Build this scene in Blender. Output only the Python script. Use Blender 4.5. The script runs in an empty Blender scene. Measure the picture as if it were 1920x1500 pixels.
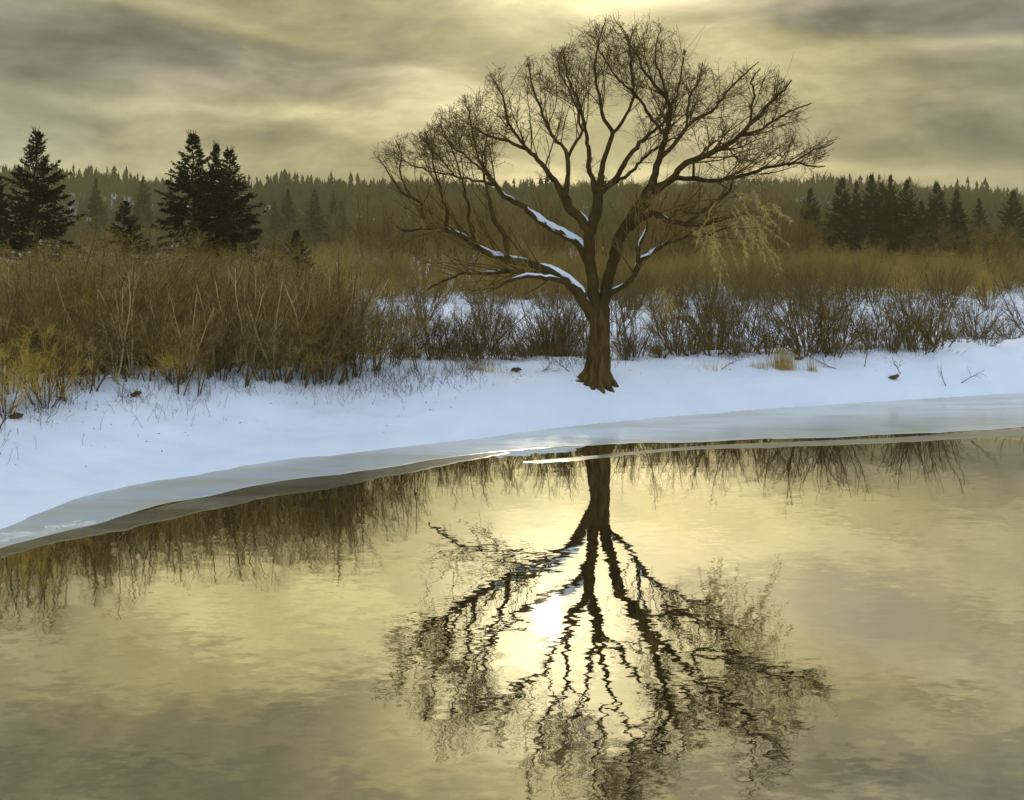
import bpy, math, random
import numpy as np
from mathutils import Vector

# ------------------------------------------------------------------ camera, sky, sun, exposure
F, H, HOR = 1884.0, 6.9, 440.0           # focal length in photo pixels, eye height above the water (m), horizon row
scene = bpy.context.scene
col = scene.collection
cam_d = bpy.data.cameras.new('camera')
cam_d.sensor_width = 36.0
cam_d.lens = 36.0 * F / 1920.0
cam_d.shift_y = -(750.0 - HOR) / 1920.0
cam_d.clip_start, cam_d.clip_end = 0.2, 4000.0
cam = bpy.data.objects.new('camera', cam_d)
col.objects.link(cam)
cam.location = (0, 0, H)
cam.rotation_euler = (math.radians(90), 0, 0)
scene.camera = cam

SUN_EL, SUN_AZ = math.radians(20.5), math.radians(2.0)      # azimuth clockwise from +Y
SUN_DIR = (math.sin(SUN_AZ) * math.cos(SUN_EL), math.cos(SUN_AZ) * math.cos(SUN_EL), math.sin(SUN_EL))

scene.view_settings.view_transform = 'Standard'
scene.view_settings.look = 'None'
scene.view_settings.exposure = 0.0
scene.view_settings.gamma = 1.0
scene.view_settings.use_curve_mapping = False


class NT:
    """small helper to write node graphs as expressions"""
    def __init__(self, tree):
        self.t = tree
        self.n = tree.nodes
        self.l = tree.links

    def new(self, kind, **kw):
        nd = self.n.new(kind)
        for k, v in kw.items():
            setattr(nd, k, v)
        return nd

    def put(self, sock, v):
        if isinstance(v, bpy.types.NodeSocket):
            self.l.new(v, sock)
        elif v is not None:
            if hasattr(sock.default_value, '__len__') and isinstance(v, (tuple, list)):
                n = len(sock.default_value)
                v = tuple(v) + (1.0,) * (n - len(v))
            sock.default_value = v

    def m(self, op, a, b=None, c=None, clamp=False):
        nd = self.new('ShaderNodeMath', operation=op, use_clamp=clamp)
        for i, v in enumerate((a, b, c)):
            if v is not None:
                self.put(nd.inputs[i], v)
        return nd.outputs[0]

    def vm(self, op, a, b=None, out=0):
        nd = self.new('ShaderNodeVectorMath', operation=op)
        self.put(nd.inputs[0], a)
        if b is not None:
            self.put(nd.inputs[3 if op == 'SCALE' else 1], b)
        return nd.outputs[out]

    def mix(self, f, a, b, mode='MIX'):
        nd = self.new('ShaderNodeMix', data_type='RGBA', blend_type=mode)
        self.put(nd.inputs[0], f)
        self.put(nd.inputs[6], a)
        self.put(nd.inputs[7], b)
        return nd.outputs[2]

    def smooth(self, x, lo, hi, a=0.0, b=1.0):
        nd = self.new('ShaderNodeMapRange', interpolation_type='SMOOTHSTEP')
        for i, v in enumerate((x, lo, hi, a, b)):
            self.put(nd.inputs[i], v)
        return nd.outputs[0]

    def noise(self, vec, scale, detail=4.0, rough=0.55, dist=0.0, color=False):
        nd = self.new('ShaderNodeTexNoise')
        self.put(nd.inputs['Vector'], vec)
        nd.inputs['Scale'].default_value = scale
        nd.inputs['Detail'].default_value = detail
        nd.inputs['Roughness'].default_value = rough
        nd.inputs['Distortion'].default_value = dist
        return nd.outputs[1 if color else 0]

    def mapping(self, vec, loc=(0, 0, 0), rot=(0, 0, 0), scl=(1, 1, 1)):
        nd = self.new('ShaderNodeMapping')
        self.put(nd.inputs[0], vec)
        nd.inputs[1].default_value = loc
        nd.inputs[2].default_value = rot
        nd.inputs[3].default_value = scl
        return nd.outputs[0]


def build_world():
    w = bpy.data.worlds.new('World')
    scene.world = w
    w.use_nodes = True
    w.cycles.sampling_method = 'MANUAL'
    w.cycles.sample_map_resolution = 256
    g = NT(w.node_tree)
    g.n.clear()
    out = g.new('ShaderNodeOutputWorld')
    bg = g.new('ShaderNodeBackground')
    g.l.new(bg.outputs[0], out.inputs[0])
    bg.inputs[1].default_value = 0.1
    sky = g.new('ShaderNodeTexSky', sky_type='NISHITA')
    sky.sun_disc = False
    sky.sun_elevation = SUN_EL
    sky.sun_rotation = SUN_AZ
    sky.dust_density = 2.0
    d = g.new('ShaderNodeTexCoord').outputs['Generated']
    sep = g.new('ShaderNodeSeparateXYZ')
    g.l.new(d, sep.inputs[0])
    dx, dy, dz = sep.outputs
    el = g.m('MAXIMUM', dz, 0.0)
    cosang = g.vm('DOT_PRODUCT', d, SUN_DIR, out=1)
    # cloud layer seen in perspective: flat, drawn-out banks towards the horizon
    warp = g.noise(g.mapping(d, loc=(3.1, 1.7, 0.4), scl=(3.0, 3.0, 7.0)), 1.0, 2.0, 0.55, color=True)
    wv = g.vm('SCALE', g.vm('SUBTRACT', warp, (0.5, 0.5, 0.5)), 0.16)
    q = g.vm('ADD', d, g.vm('MULTIPLY', wv, (1.0, 1.0, 0.42)))
    n1 = g.noise(g.mapping(q, loc=(0.35, 0.2, 0.13), rot=(0, 0.10, 0), scl=(2.6, 2.6, 9.5)), 1.0, 5.0, 0.56)
    n2 = g.noise(g.mapping(q, loc=(7.3, 2.2, 5.0), rot=(0, 0.16, 0), scl=(5.5, 5.5, 15.0)), 1.0, 6.0, 0.62)
    n3 = g.noise(g.mapping(q, loc=(1.3, 9.2, 2.0), scl=(13.0, 13.0, 30.0)), 1.0, 5.0, 0.62)
    sq = g.new('ShaderNodeSeparateXYZ')
    g.l.new(q, sq.inputs[0])
    qx, qy, qz = sq.outputs

    def blob(px, py, wx, wy, tilt=0.0):
        """a cloud bank round the direction of photo point (px, py); widths in photo pixels"""
        sx, sz = (px - 960) / F, (HOR - py) / F
        nn = math.sqrt(1 + sx * sx + sz * sz)
        a = g.m('SUBTRACT', qx, sx / nn)
        b = g.m('SUBTRACT', qz, sz / nn)
        b = g.m('SUBTRACT', b, g.m('MULTIPLY', a, tilt))
        a = g.m('DIVIDE', a, wx / F)
        b = g.m('DIVIDE', b, wy / F)
        r2 = g.m('ADD', g.m('MULTIPLY', a, a), g.m('MULTIPLY', b, b))
        return g.m('EXPONENT', g.m('MULTIPLY', r2, -1.0))

    def total(items):
        s = None
        for k, b in items:
            t = g.m('MULTIPLY', b, k)
            s = t if s is None else g.m('ADD', s, t)
        return s

    near = g.smooth(cosang, math.cos(math.radians(40)), math.cos(math.radians(5)))
    cloud_gold = (0.49, 0.424, 0.222)
    cloud_cool = (0.335, 0.365, 0.275)
    base = g.mix(near, cloud_cool, cloud_gold)
    # upper sky, away from the low sun: pale blue light through thin high cloud
    high = g.smooth(dz, 0.50, 0.90)
    back = g.smooth(cosang, 0.80, -0.10)
    up = g.m('MAXIMUM', g.m('MULTIPLY', high, 0.9), g.m('MULTIPLY', back, 0.85))
    base = g.mix(up, base, (0.80, 0.95, 1.22))
    # dark and light banks
    dark = total(((0.95, blob(330, 105, 460, 66, -0.02)), (0.45, blob(40, 150, 170, 60, 0.0)),
                  (1.05, blob(1700, 10, 360, 42, -0.06)),
                  (0.45, blob(1750, 120, 100, 24, 0.0)), (0.35, blob(1900, 160, 170, 90, 0.0)),
                  (0.30, blob(560, 262, 260, 24, -0.02)), (0.75, blob(1680, -300, 280, 60, 0.1)),
                  (1.0, blob(1700, -590, 330, 80, -0.1)), (0.65, blob(330, -590, 420, 100, 0.2)),
                  (0.2, blob(1860, 260, 260, 60, 0.0))))
    light = total(((0.42, blob(1130, 0, 190, 30, -0.05)), (0.12, blob(1180, 70, 330, 60, -0.1)),
                   (0.45, blob(600, 208, 190, 17, -0.08)), (0.35, blob(240, 196, 260, 12, -0.02)),
                   (0.35, blob(1470, 95, 230, 32, -0.2)), (0.18, blob(1080, 300, 330, 110, 0.0)), (0.32, blob(1150, 345, 420, 26, 0.0)),
                   (0.22, blob(1000, -60, 420, 120, 0.0)), (0.50, blob(560, -240, 460, 110, 0.1)), (0.20, blob(1400, -120, 330, 90, 0.0)),
                   (0.1, blob(180, 300, 300, 30, 0.0)), (0.35, blob(400, 40, 230, 14, -0.1))))
    cl = g.m('ADD', g.m('MULTIPLY', g.m('SUBTRACT', n1, 0.5), 2.3), g.m('MULTIPLY', g.m('SUBTRACT', n2, 0.5), 2.6))
    cl = g.m('ADD', cl, g.m('MULTIPLY', g.m('SUBTRACT', n3, 0.5), 1.3))
    v = g.m('ADD', g.m('SUBTRACT', light, dark), g.m('MULTIPLY', cl, 0.66))
    gain = g.m('POWER', 2.0, g.m('MULTIPLY', v, 1.6))
    c = g.vm('SCALE', base, gain)
    # dark undersides turn a neutral slate
    slate = g.m('MULTIPLY', g.smooth(v, -0.1, -0.9), 0.55)
    lum = g.vm('DOT_PRODUCT', c, (0.3, 0.5, 0.2), out=1)
    gry = g.vm('SCALE', (0.93, 1.01, 0.85), lum)
    c = g.mix(slate, c, gry)
    # glow of the veiled sun
    gl1 = g.m('POWER', g.m('MAXIMUM', cosang, 0.0), 45.0)
    gl2 = g.m('POWER', g.m('MAXIMUM', cosang, 0.0), 260.0)
    c = g.vm('ADD', c, g.vm('SCALE', (0.24, 0.22, 0.14), gl1))
    c = g.vm('ADD', c, g.vm('SCALE', (1.1, 1.02, 0.78), gl2))
    c = g.vm('SCALE', c, 10.0)
    cover = g.m('SUBTRACT', 1.0, g.m('MULTIPLY', g.smooth(n1, 0.42, 0.7), 0.15))
    fin = g.mix(cover, sky.outputs[0], c)
    g.l.new(fin, bg.inputs[0])


build_world()
sun_d = bpy.data.lights.new('sun', 'SUN')
sun_d.energy = 0.5
sun_d.angle = math.radians(1.3)
sun_d.color = (1.0, 0.86, 0.62)
sun = bpy.data.objects.new('sun', sun_d)
col.objects.link(sun)
sun.rotation_euler = Vector(SUN_DIR).to_track_quat('Z', 'Y').to_euler()
sun.location = (10, 60, 80)

scene.cycles.max_bounces = 6
scene.cycles.diffuse_bounces = 2
scene.cycles.glossy_bounces = 3
scene.cycles.volume_bounces = 0
scene.cycles.use_denoising = True
scene.cycles.denoiser = 'OPENIMAGEDENOISE'
scene.cycles.denoising_input_passes = 'RGB_ALBEDO_NORMAL'
scene.cycles.denoising_prefilter = 'ACCURATE'

# ------------------------------------------------------------------ helpers
rng = np.random.default_rng(7)


def P(px, py, D):
    return np.array([(px - 960.0) / F * D, D, H - (py - HOR) / F * D])


def tag(o, label=None, cat=None, group=None, kind=None):
    if label: o['label'] = label
    if cat: o['category'] = cat
    if group: o['group'] = group
    if kind: o['kind'] = kind
    return o


def mesh_from(name, V, Fq=None, Ft=None, smooth=False, mat=None):
    V = np.asarray(V, dtype=np.float32)
    me = bpy.data.meshes.new(name)
    me.vertices.add(len(V))
    me.vertices.foreach_set('co', V.ravel())
    parts, sizes = [], []
    if Fq is not None and len(Fq):
        Fq = np.asarray(Fq, dtype=np.int32)
        parts.append(Fq.ravel()); sizes.append(np.full(len(Fq), 4, np.int32))
    if Ft is not None and len(Ft):
        Ft = np.asarray(Ft, dtype=np.int32)
        parts.append(Ft.ravel()); sizes.append(np.full(len(Ft), 3, np.int32))
    loops = np.concatenate(parts); sizes = np.concatenate(sizes)
    starts = np.concatenate(([0], np.cumsum(sizes)[:-1])).astype(np.int32)
    me.loops.add(len(loops))
    me.loops.foreach_set('vertex_index', loops)
    me.polygons.add(len(sizes))
    me.polygons.foreach_set('loop_start', starts)
    me.polygons.foreach_set('loop_total', sizes)
    me.polygons.foreach_set('use_smooth', np.full(len(sizes), smooth, dtype=bool))
    me.update(calc_edges=True)
    me.validate()
    if mat: me.materials.append(mat)
    return me


def obj(name, me, parent=None, loc=None):
    o = bpy.data.objects.new(name, me)
    col.objects.link(o)
    if parent: o.parent = parent
    if loc is not None: o.location = loc
    return o


def empty(name, loc=(0, 0, 0)):
    o = bpy.data.objects.new(name, None)
    o.empty_display_size = 0.2
    col.objects.link(o)
    o.location = loc
    return o


def norm(a):
    return a / np.maximum(np.linalg.norm(a, axis=-1, keepdims=True), 1e-9)


def prisms(P0, P1, R0, R1, k=3):
    """N separate tapered k-sided sticks -> V, quads"""
    N = len(P0)
    d = norm(P1 - P0)
    ref = np.where(np.abs(d[:, 2:3]) > 0.9, np.array([[1.0, 0, 0]]), np.array([[0, 0, 1.0]]))
    u = norm(np.cross(d, ref)); v = np.cross(d, u)
    a = np.arange(k) * 2 * math.pi / k
    ring = u[:, None, :] * np.cos(a)[None, :, None] + v[:, None, :] * np.sin(a)[None, :, None]
    A = P0[:, None, :] + ring * R0[:, None, None]
    B = P1[:, None, :] + ring * R1[:, None, None]
    V = np.concatenate([A, B], axis=1).reshape(-1, 3)
    b = (np.arange(N) * 2 * k)[:, None]
    i = np.arange(k)[None, :]; j = (np.arange(k)[None, :] + 1) % k
    q = np.stack([b + i, b + j, b + k + j, b + k + i], axis=-1).reshape(-1, 4)
    return V, q


class Acc:
    def __init__(self):
        self.V, self.Q, self.T, self.n = [], [], [], 0

    def add(self, V, Q=None, T=None):
        V = np.asarray(V)
        if Q is not None and len(Q): self.Q.append(np.asarray(Q) + self.n)
        if T is not None and len(T): self.T.append(np.asarray(T) + self.n)
        self.V.append(V); self.n += len(V)

    def mesh(self, name, mat, smooth=False):
        return mesh_from(name, np.concatenate(self.V), np.concatenate(self.Q) if self.Q else None,
                         np.concatenate(self.T) if self.T else None, smooth, mat)


def tube(acc, pts, rad, k=8, cap=True, rough=0.0, r=None, squash=None):
    """one continuous tapered tube along a polyline"""
    pts = np.asarray(pts, float); rad = np.asarray(rad, float)
    n = len(pts)
    t = np.gradient(pts, axis=0); t = norm(t)
    u = np.cross(t[0], [0, 0, 1.0])
    if np.linalg.norm(u) < 1e-3: u = np.array([1.0, 0, 0])
    u = u / np.linalg.norm(u)
    V = []
    a = np.arange(k) * 2 * math.pi / k
    for i in range(n):
        u = u - t[i] * np.dot(u, t[i]); u = u / max(np.linalg.norm(u), 1e-9)
        v = np.cross(t[i], u)
        rr = np.full(k, rad[i])
        if rough: rr = rr * (1 + rough * r.standard_normal(k))
        V.append(pts[i] + (np.cos(a) * rr)[:, None] * u + (np.sin(a) * rr)[:, None] * v)
    V = np.concatenate(V)
    i = np.arange(n - 1)[:, None] * k; j = np.arange(k)[None, :]; j2 = (j + 1) % k
    Q = np.stack([i + j, i + j2, i + k + j2, i + k + j], -1).reshape(-1, 4)
    T = None
    if cap:
        V = np.concatenate([V, pts[-1:] + t[-1:] * rad[-1], pts[:1]])
        e = (n - 1) * k
        T = [(e + q, e + (q + 1) % k, n * k) for q in range(k)] + [((q + 1) % k, q, n * k + 1) for q in range(k)]
    acc.add(V, Q, T)


_lat = np.random.default_rng(99).random((256, 256))


def vnoise(x, y):
    xi = np.floor(x).astype(int); yi = np.floor(y).astype(int)
    fx = x - xi; fy = y - yi
    fx = fx * fx * (3 - 2 * fx); fy = fy * fy * (3 - 2 * fy)
    g = lambda a, b: _lat[a % 256, b % 256]
    return (g(xi, yi) * (1 - fx) + g(xi + 1, yi) * fx) * (1 - fy) + (g(xi, yi + 1) * (1 - fx) + g(xi + 1, yi + 1) * fx) * fy - 0.5


def fbm(x, y, o=4):
    s = 0.0; a = 1.0
    for i in range(o):
        s = s + a * vnoise(x * 2 ** i + 17.3 * i, y * 2 ** i + 5.1 * i); a *= 0.5
    return s


def sstep(a, b, x):
    t = np.clip((x - a) / (b - a), 0, 1)
    return t * t * (3 - 2 * t)


# ------------------------------------------------------------------ materials
def material(name):
    m = bpy.data.materials.new(name)
    m.use_nodes = True
    g = NT(m.node_tree)
    b = g.n['Principled BSDF']
    return m, g, b


def twig_material(name, c0, c1, scale=3.0, rough=0.85, lumpy=0.0, stretch=None):
    m, g, b = material(name)
    tc = g.new('ShaderNodeTexCoord')
    info = g.new('ShaderNodeObjectInfo')
    oc = g.mapping(tc.outputs['Object'], scl=stretch) if stretch else tc.outputs['Object']
    n = g.noise(oc, scale, 4.0, 0.65)
    f = g.m('ADD', g.m('MULTIPLY', g.m('SUBTRACT', n, 0.5), 2.2), g.m('MULTIPLY_ADD', info.outputs['Random'], 0.5, 0.25), clamp=True)
    g.put(b.inputs['Base Color'], g.mix(f, c0, c1))
    b.inputs['Roughness'].default_value = rough
    b.inputs['Specular IOR Level'].default_value = 0.15
    if lumpy:
        nb = g.noise(oc, 3.2 if stretch else 26.0, 5.0, 0.65)
        bp = g.new('ShaderNodeBump')
        bp.inputs['Strength'].default_value = 0.8
        bp.inputs['Distance'].default_value = lumpy
        g.l.new(nb, bp.inputs['Height'])
        g.l.new(bp.outputs[0], b.inputs['Normal'])
    return m


def snow_material(name='snow', flat=True):
    m, g, b = material(name)
    pos = g.new('ShaderNodeNewGeometry').outputs['Position']
    n = g.noise(pos, 0.7, 4.0, 0.5)
    fine = g.noise(pos, 9.0, 5.0, 0.6)
    speck = g.noise(pos, 5.0, 3.0, 0.7)
    c = g.mix(g.smooth(n, 0.3, 0.7), (0.80, 0.86, 0.93), (0.86, 0.90, 0.95))
    dirt = g.m('MULTIPLY', g.smooth(speck, 0.70, 0.80), 0.35)
    c = g.mix(dirt, c, (0.34, 0.27, 0.17))
    g.put(b.inputs['Base Color'], c)
    b.inputs['Roughness'].default_value = 0.75
    b.inputs['Specular IOR Level'].default_value = 0.2
    bp = g.new('ShaderNodeBump')
    bp.inputs['Strength'].default_value = 0.5
    bp.inputs['Distance'].default_value = 0.08
    h = g.m('ADD', g.m('MULTIPLY', n, 2.0), g.m('MULTIPLY', fine, 0.25))
    g.l.new(h, bp.inputs['Height'])
    g.l.new(bp.outputs[0], b.inputs['Normal'])
    return m


def water_material():
    m = bpy.data.materials.new('river_water')
    m.use_nodes = True
    g = NT(m.node_tree)
    g.n.clear()
    out = g.new('ShaderNodeOutputMaterial')
    pos = g.new('ShaderNodeNewGeometry').outputs['Position']
    patch = g.smooth(g.noise(g.mapping(pos, scl=(0.13, 0.22, 1)), 1.0, 3.0, 0.55), 0.36, 0.66, 0.55, 1.5)
    nearer = g.smooth(g.vm('DOT_PRODUCT', pos, (0, 1, 0), out=1), 34.0, 12.0, 0.55, 1.7)
    amp = g.m('MULTIPLY', patch, nearer)
    a = g.noise(g.mapping(pos, rot=(0, 0, 0.12), scl=(1.5, 3.0, 1)), 1.0, 2.0, 0.5, 0.4, color=True)
    b = g.noise(g.mapping(pos, loc=(5, 3, 0), rot=(0, 0, -0.1), scl=(3.2, 7.5, 1)), 1.0, 3.0, 0.55, 0.3, color=True)
    c = g.noise(g.mapping(pos, loc=(2, 8, 0), scl=(0.28, 0.5, 1)), 1.0, 2.0, 0.5, 0.0, color=True)
    s = g.vm('ADD', g.vm('SCALE', g.vm('SUBTRACT', a, (0.5, 0.5, 0.5)), 0.018),
             g.vm('SCALE', g.vm('SUBTRACT', b, (0.5, 0.5, 0.5)), 0.023))
    s = g.vm('SCALE', s, amp)
    s = g.vm('ADD', s, g.vm('SCALE', g.vm('SUBTRACT', c, (0.5, 0.5, 0.5)), 0.010))
    s = g.vm('MULTIPLY', s, (0.8, 1.0, 0.0))
    nrm = g.vm('NORMALIZE', g.vm('ADD', s, (0, 0, 1)))
    gl = g.new('ShaderNodeBsdfGlossy')
    gl.inputs['Color'].default_value = (0.935, 0.90, 0.765, 1)
    gl.inputs['Roughness'].default_value = 0.015
    g.l.new(nrm, gl.inputs['Normal'])
    df = g.new('ShaderNodeBsdfDiffuse')
    df.inputs['Color'].default_value = (0.020, 0.016, 0.008, 1)
    lw = g.new('ShaderNodeFresnel')
    lw.inputs['IOR'].default_value = 1.333
    g.l.new(nrm, lw.inputs['Normal'])
    fac = g.m('MULTIPLY_ADD', lw.outputs[0], 0.22, 0.78, clamp=True)
    mx = g.new('ShaderNodeMixShader')
    g.l.new(fac, mx.inputs[0]); g.l.new(df.outputs[0], mx.inputs[1]); g.l.new(gl.outputs[0], mx.inputs[2])
    g.l.new(mx.outputs[0], out.inputs[0])
    return m


def ice_material(name, base, tint, gloss, rough, streak=1.0):
    m = bpy.data.materials.new(name)
    m.use_nodes = True
    g = NT(m.node_tree)
    g.n.clear()
    out = g.new('ShaderNodeOutputMaterial')
    pos = g.new('ShaderNodeNewGeometry').outputs['Position']
    n = g.noise(g.mapping(pos, rot=(0, 0, -0.36), scl=(0.16, 0.75, 1)), 1.0, 5.0, 0.60, 0.9)
    n2 = g.noise(g.mapping(pos, rot=(0, 0, -0.3), scl=(1.2, 5.0, 1)), 1.0, 4.0, 0.6, 0.3)
    df = g.new('ShaderNodeBsdfDiffuse')
    g.put(df.inputs['Color'], g.mix(g.smooth(n, 0.36, 0.70), base, tint))
    gl = g.new('ShaderNodeBsdfGlossy')
    gl.inputs['Color'].default_value = (0.97, 0.95, 0.88, 1)
    g.put(gl.inputs['Roughness'], g.m('MULTIPLY_ADD', n2, 0.12, rough))
    bp = g.new('ShaderNodeBump')
    bp.inputs['Strength'].default_value = 0.25
    bp.inputs['Distance'].default_value = 0.01
    g.l.new(n2, bp.inputs['Height'])
    g.l.new(bp.outputs[0], gl.inputs['Normal'])
    mx = g.new('ShaderNodeMixShader')
    g.put(mx.inputs[0], g.m('MULTIPLY_ADD', g.m('SUBTRACT', n, 0.5), -0.8 * streak, gloss, clamp=True))
    g.l.new(df.outputs[0], mx.inputs[1]); g.l.new(gl.outputs[0], mx.inputs[2])
    g.l.new(mx.outputs[0], out.inputs[0])
    return m


M = {}
M['snow'] = snow_material()
M['water'] = water_material()
M['ice'] = ice_material('ice', (0.72, 0.77, 0.76), (0.52, 0.51, 0.40), 0.36, 0.07)
M['skim_pale'] = ice_material('pale_skim_ice', (0.34, 0.31, 0.20), (0.26, 0.23, 0.14), 0.30, 0.12, 0.5)
M['skim'] = ice_material('skim_ice', (0.10, 0.088, 0.05), (0.22, 0.20, 0.13), 0.40, 0.10, 0.5)
M['bark'] = twig_material('bark', (0.034, 0.021, 0.004), (0.085, 0.052, 0.011), 2.0, 0.9, 0.03)
M['trunk'] = twig_material('trunk_bark', (0.028, 0.017, 0.004), (0.17, 0.105, 0.024), 1.0, 0.9, 0.05, (7.0, 7.0, 1.1))
M['twig_dark'] = twig_material('crown_twig', (0.060, 0.039, 0.008), (0.115, 0.075, 0.017), 1.0)
M['twig_gold'] = twig_material('lichen_twig', (0.15, 0.098, 0.022), (0.32, 0.21, 0.05), 1.2)
M['hang'] = twig_material('hanging_twig', (0.44, 0.31, 0.085), (0.60, 0.45, 0.16), 1.0)
M['stem'] = twig_material('shrub_stem', (0.065, 0.042, 0.013), (0.15, 0.096, 0.028), 0.8)
M['twig'] = twig_material('shrub_twig', (0.24, 0.158, 0.036), (0.42, 0.285, 0.068), 0.6)
M['twig_red'] = twig_material('shrub_twig_dark', (0.13, 0.084, 0.022), (0.26, 0.17, 0.042), 0.6)
M['yellow'] = twig_material('yellow_twig', (0.42, 0.27, 0.045), (0.58, 0.39, 0.08), 1.0)
M['tan'] = twig_material('tan_twig', (0.36, 0.25, 0.07), (0.56, 0.41, 0.15), 0.9)
M['pale'] = twig_material('pale_bark', (0.44, 0.34, 0.14), (0.62, 0.50, 0.26), 4.0)
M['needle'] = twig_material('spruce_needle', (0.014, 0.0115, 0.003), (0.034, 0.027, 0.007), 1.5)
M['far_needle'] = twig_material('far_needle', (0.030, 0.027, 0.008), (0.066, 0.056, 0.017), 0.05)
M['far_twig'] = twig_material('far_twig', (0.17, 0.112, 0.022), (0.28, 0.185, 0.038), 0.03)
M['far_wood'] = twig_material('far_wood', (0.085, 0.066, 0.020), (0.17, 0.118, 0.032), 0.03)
M['straw'] = twig_material('straw', (0.40, 0.26, 0.06), (0.56, 0.39, 0.12), 4.0)
M['rot'] = twig_material('rotten_wood', (0.05, 0.035, 0.015), (0.12, 0.08, 0.03), 6.0, 0.9, 0.02)

# ------------------------------------------------------------------ ground
# shoreline (snow edge), seen from above, from behind the camera on the left to far right
SH = np.array([(-26, -60), (-17, -10), (-13.2, 8), (-12.4, 17), (-12.0, 23.6), (-11.35, 26.4), (-9.9, 28.3), (-6.6, 31.0),
               (-1.8, 33.5), (0.8, 35.4), (4.8, 37.6), (11.6, 40.4), (22.3, 43.8), (40, 50), (80, 70), (160, 100), (420, 150)], float)


def smooth_poly(p, n=3):
    for _ in range(n):
        q = np.empty((len(p) * 2 - 2, 2))
        q[0::2] = p[:-1] * 0.75 + p[1:] * 0.25
        q[1::2] = p[:-1] * 0.25 + p[1:] * 0.75
        p = np.concatenate([p[:1], q, p[-1:]])
    return p


SHS = smooth_poly(SH, 2)


def sdf(X, Y):
    """distance from the shoreline, positive on the land side"""
    best = np.full(X.shape, 1e9); sign = np.ones(X.shape)
    for i in range(len(SHS) - 1):
        a, b = SHS[i], SHS[i + 1]
        ab = b - a
        t = np.clip(((X - a[0]) * ab[0] + (Y - a[1]) * ab[1]) / (ab @ ab), 0, 1)
        dx = X - a[0] - t * ab[0]; dy = Y - a[1] - t * ab[1]
        d = np.hypot(dx, dy)
        s = np.sign(ab[0] * (Y - a[1]) - ab[1] * (X - a[0]))
        m = d < best
        best = np.where(m, d, best); sign = np.where(m, s, sign)
    return best * np.where(sign == 0, 1, sign)


def ground_z(X, Y):
    X = np.asarray(X, float); Y = np.asarray(Y, float)
    s = sdf(X, Y)
    f = sstep(-7, 1, X)
    w = 7.4 + (4.4 - 7.4) * f
    zc = 1.80 + (1.50 - 1.80) * sstep(-8, 12, X)
    w = w * (1 + 0.10 * vnoise(X * 0.35, Y * 0.35)); zc = zc * (1 + 0.18 * vnoise(X * 0.3 + 9, Y * 0.3))
    t = s / w
    tc_ = np.clip(t, 0, 1)
    steep = 1 - (1 - tc_) ** 2.9
    easy = 0.45 * tc_ ** 1.1 + 0.55 * sstep(0.25, 1.0, t)
    fs = sstep(-5, 1, X) * 0.9
    rise = 0.018 + (zc - 0.018) * (steep * fs + easy * (1 - fs)) + 0.035 * fbm(X * 0.9, Y * 0.9, 4) * np.exp(-np.maximum(s, 0) / 0.8)
    plain = 0.95 + 0.35 * fbm(X * 0.05, Y * 0.05)
    fall = sstep(1.15, 2.6, t)
    z = rise * (1 - fall) + plain * fall
    lump = 0.17 * fbm(X * 0.55, Y * 0.8, 4) * sstep(0.4, 2.5, s) + 0.05 * fbm(X * 2.2, Y * 2.2, 2) * sstep(0.2, 2.0, s)
    lump = lump + 0.22 * np.maximum(fbm(X * 1.1 + 4, Y * 1.1, 3), 0) * sstep(0.75, 1.0, t) * (1 - sstep(1.4, 2.2, t))
    z = z + lump
    z = np.where(s < 0, 0.018 + 0.035 * fbm(X * 0.9, Y * 0.9, 4) + s * 0.10, z)
    z = np.where(s < -1.5, -0.13 + (s + 1.5) * 0.9, z)
    z = np.maximum(z, -1.2)
    hill = sstep(225, 520, Y) * (24.5 + 4.0 * vnoise(X * 0.006 + 3, Y * 0.004) - 8.0 * sstep(120, 330, X) + 4.0 * sstep(-110, -260, X))
    hill = hill + sstep(225, 330, Y) * 3.0 * fbm(X * 0.012, Y * 0.012, 3)
    hill = hill * (1 - 0.6 * sstep(540, 800, Y))
    return z + hill


def axis(segs):
    out = []
    for a, b, st in segs:
        out.append(np.arange(a, b, st))
    out.append([segs[-1][1]])
    return np.concatenate(out)


gx = axis([(-380, -200, 20), (-200, -60, 5), (-60, -24, 1.0), (-24, 30, 0.22), (30, 70, 1.0), (70, 200, 5), (200, 380, 20)])
gy = axis([(-70, 0, 5), (0, 18, 1.0), (18, 50, 0.22), (50, 100, 0.9), (100, 300, 4), (300, 640, 14)])
GX, GY = np.meshgrid(gx, gy)
GZ = ground_z(GX, GY)
nx_, ny_ = len(gx), len(gy)
ii, jj = np.meshgrid(np.arange(nx_ - 1), np.arange(ny_ - 1))
b0 = (jj * nx_ + ii).ravel()
ground = obj('snow_ground', mesh_from('snow_ground', np.stack([GX, GY, GZ], -1).reshape(-1, 3),
             np.stack([b0, b0 + 1, b0 + nx_ + 1, b0 + nx_], -1), None, True, M['snow']))
tag(ground, 'snow covered river bank and flat meadow rising to low hills', 'ground', kind='structure')


def gz(x, y):
    return float(ground_z(np.array([x]), np.array([y]))[0])


# water sheet
wv = [(-379, -69, 0), (379, -69, 0), (379, 170, 0), (-379, 170, 0)]
water = obj('river_water', mesh_from('river_water', wv, [(0, 1, 2, 3)], None, False, M['water']))
tag(water, 'calm dark river water mirroring the bare tree and golden clouds', 'water', kind='structure')


# ice: shelf along the snow edge and thinner skim sheets beyond it
def px_ground(px, py, z=0.0):
    D = F * (H - z) / (py - HOR)
    return np.array([(px - 960.0) / F * D, D])


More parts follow.
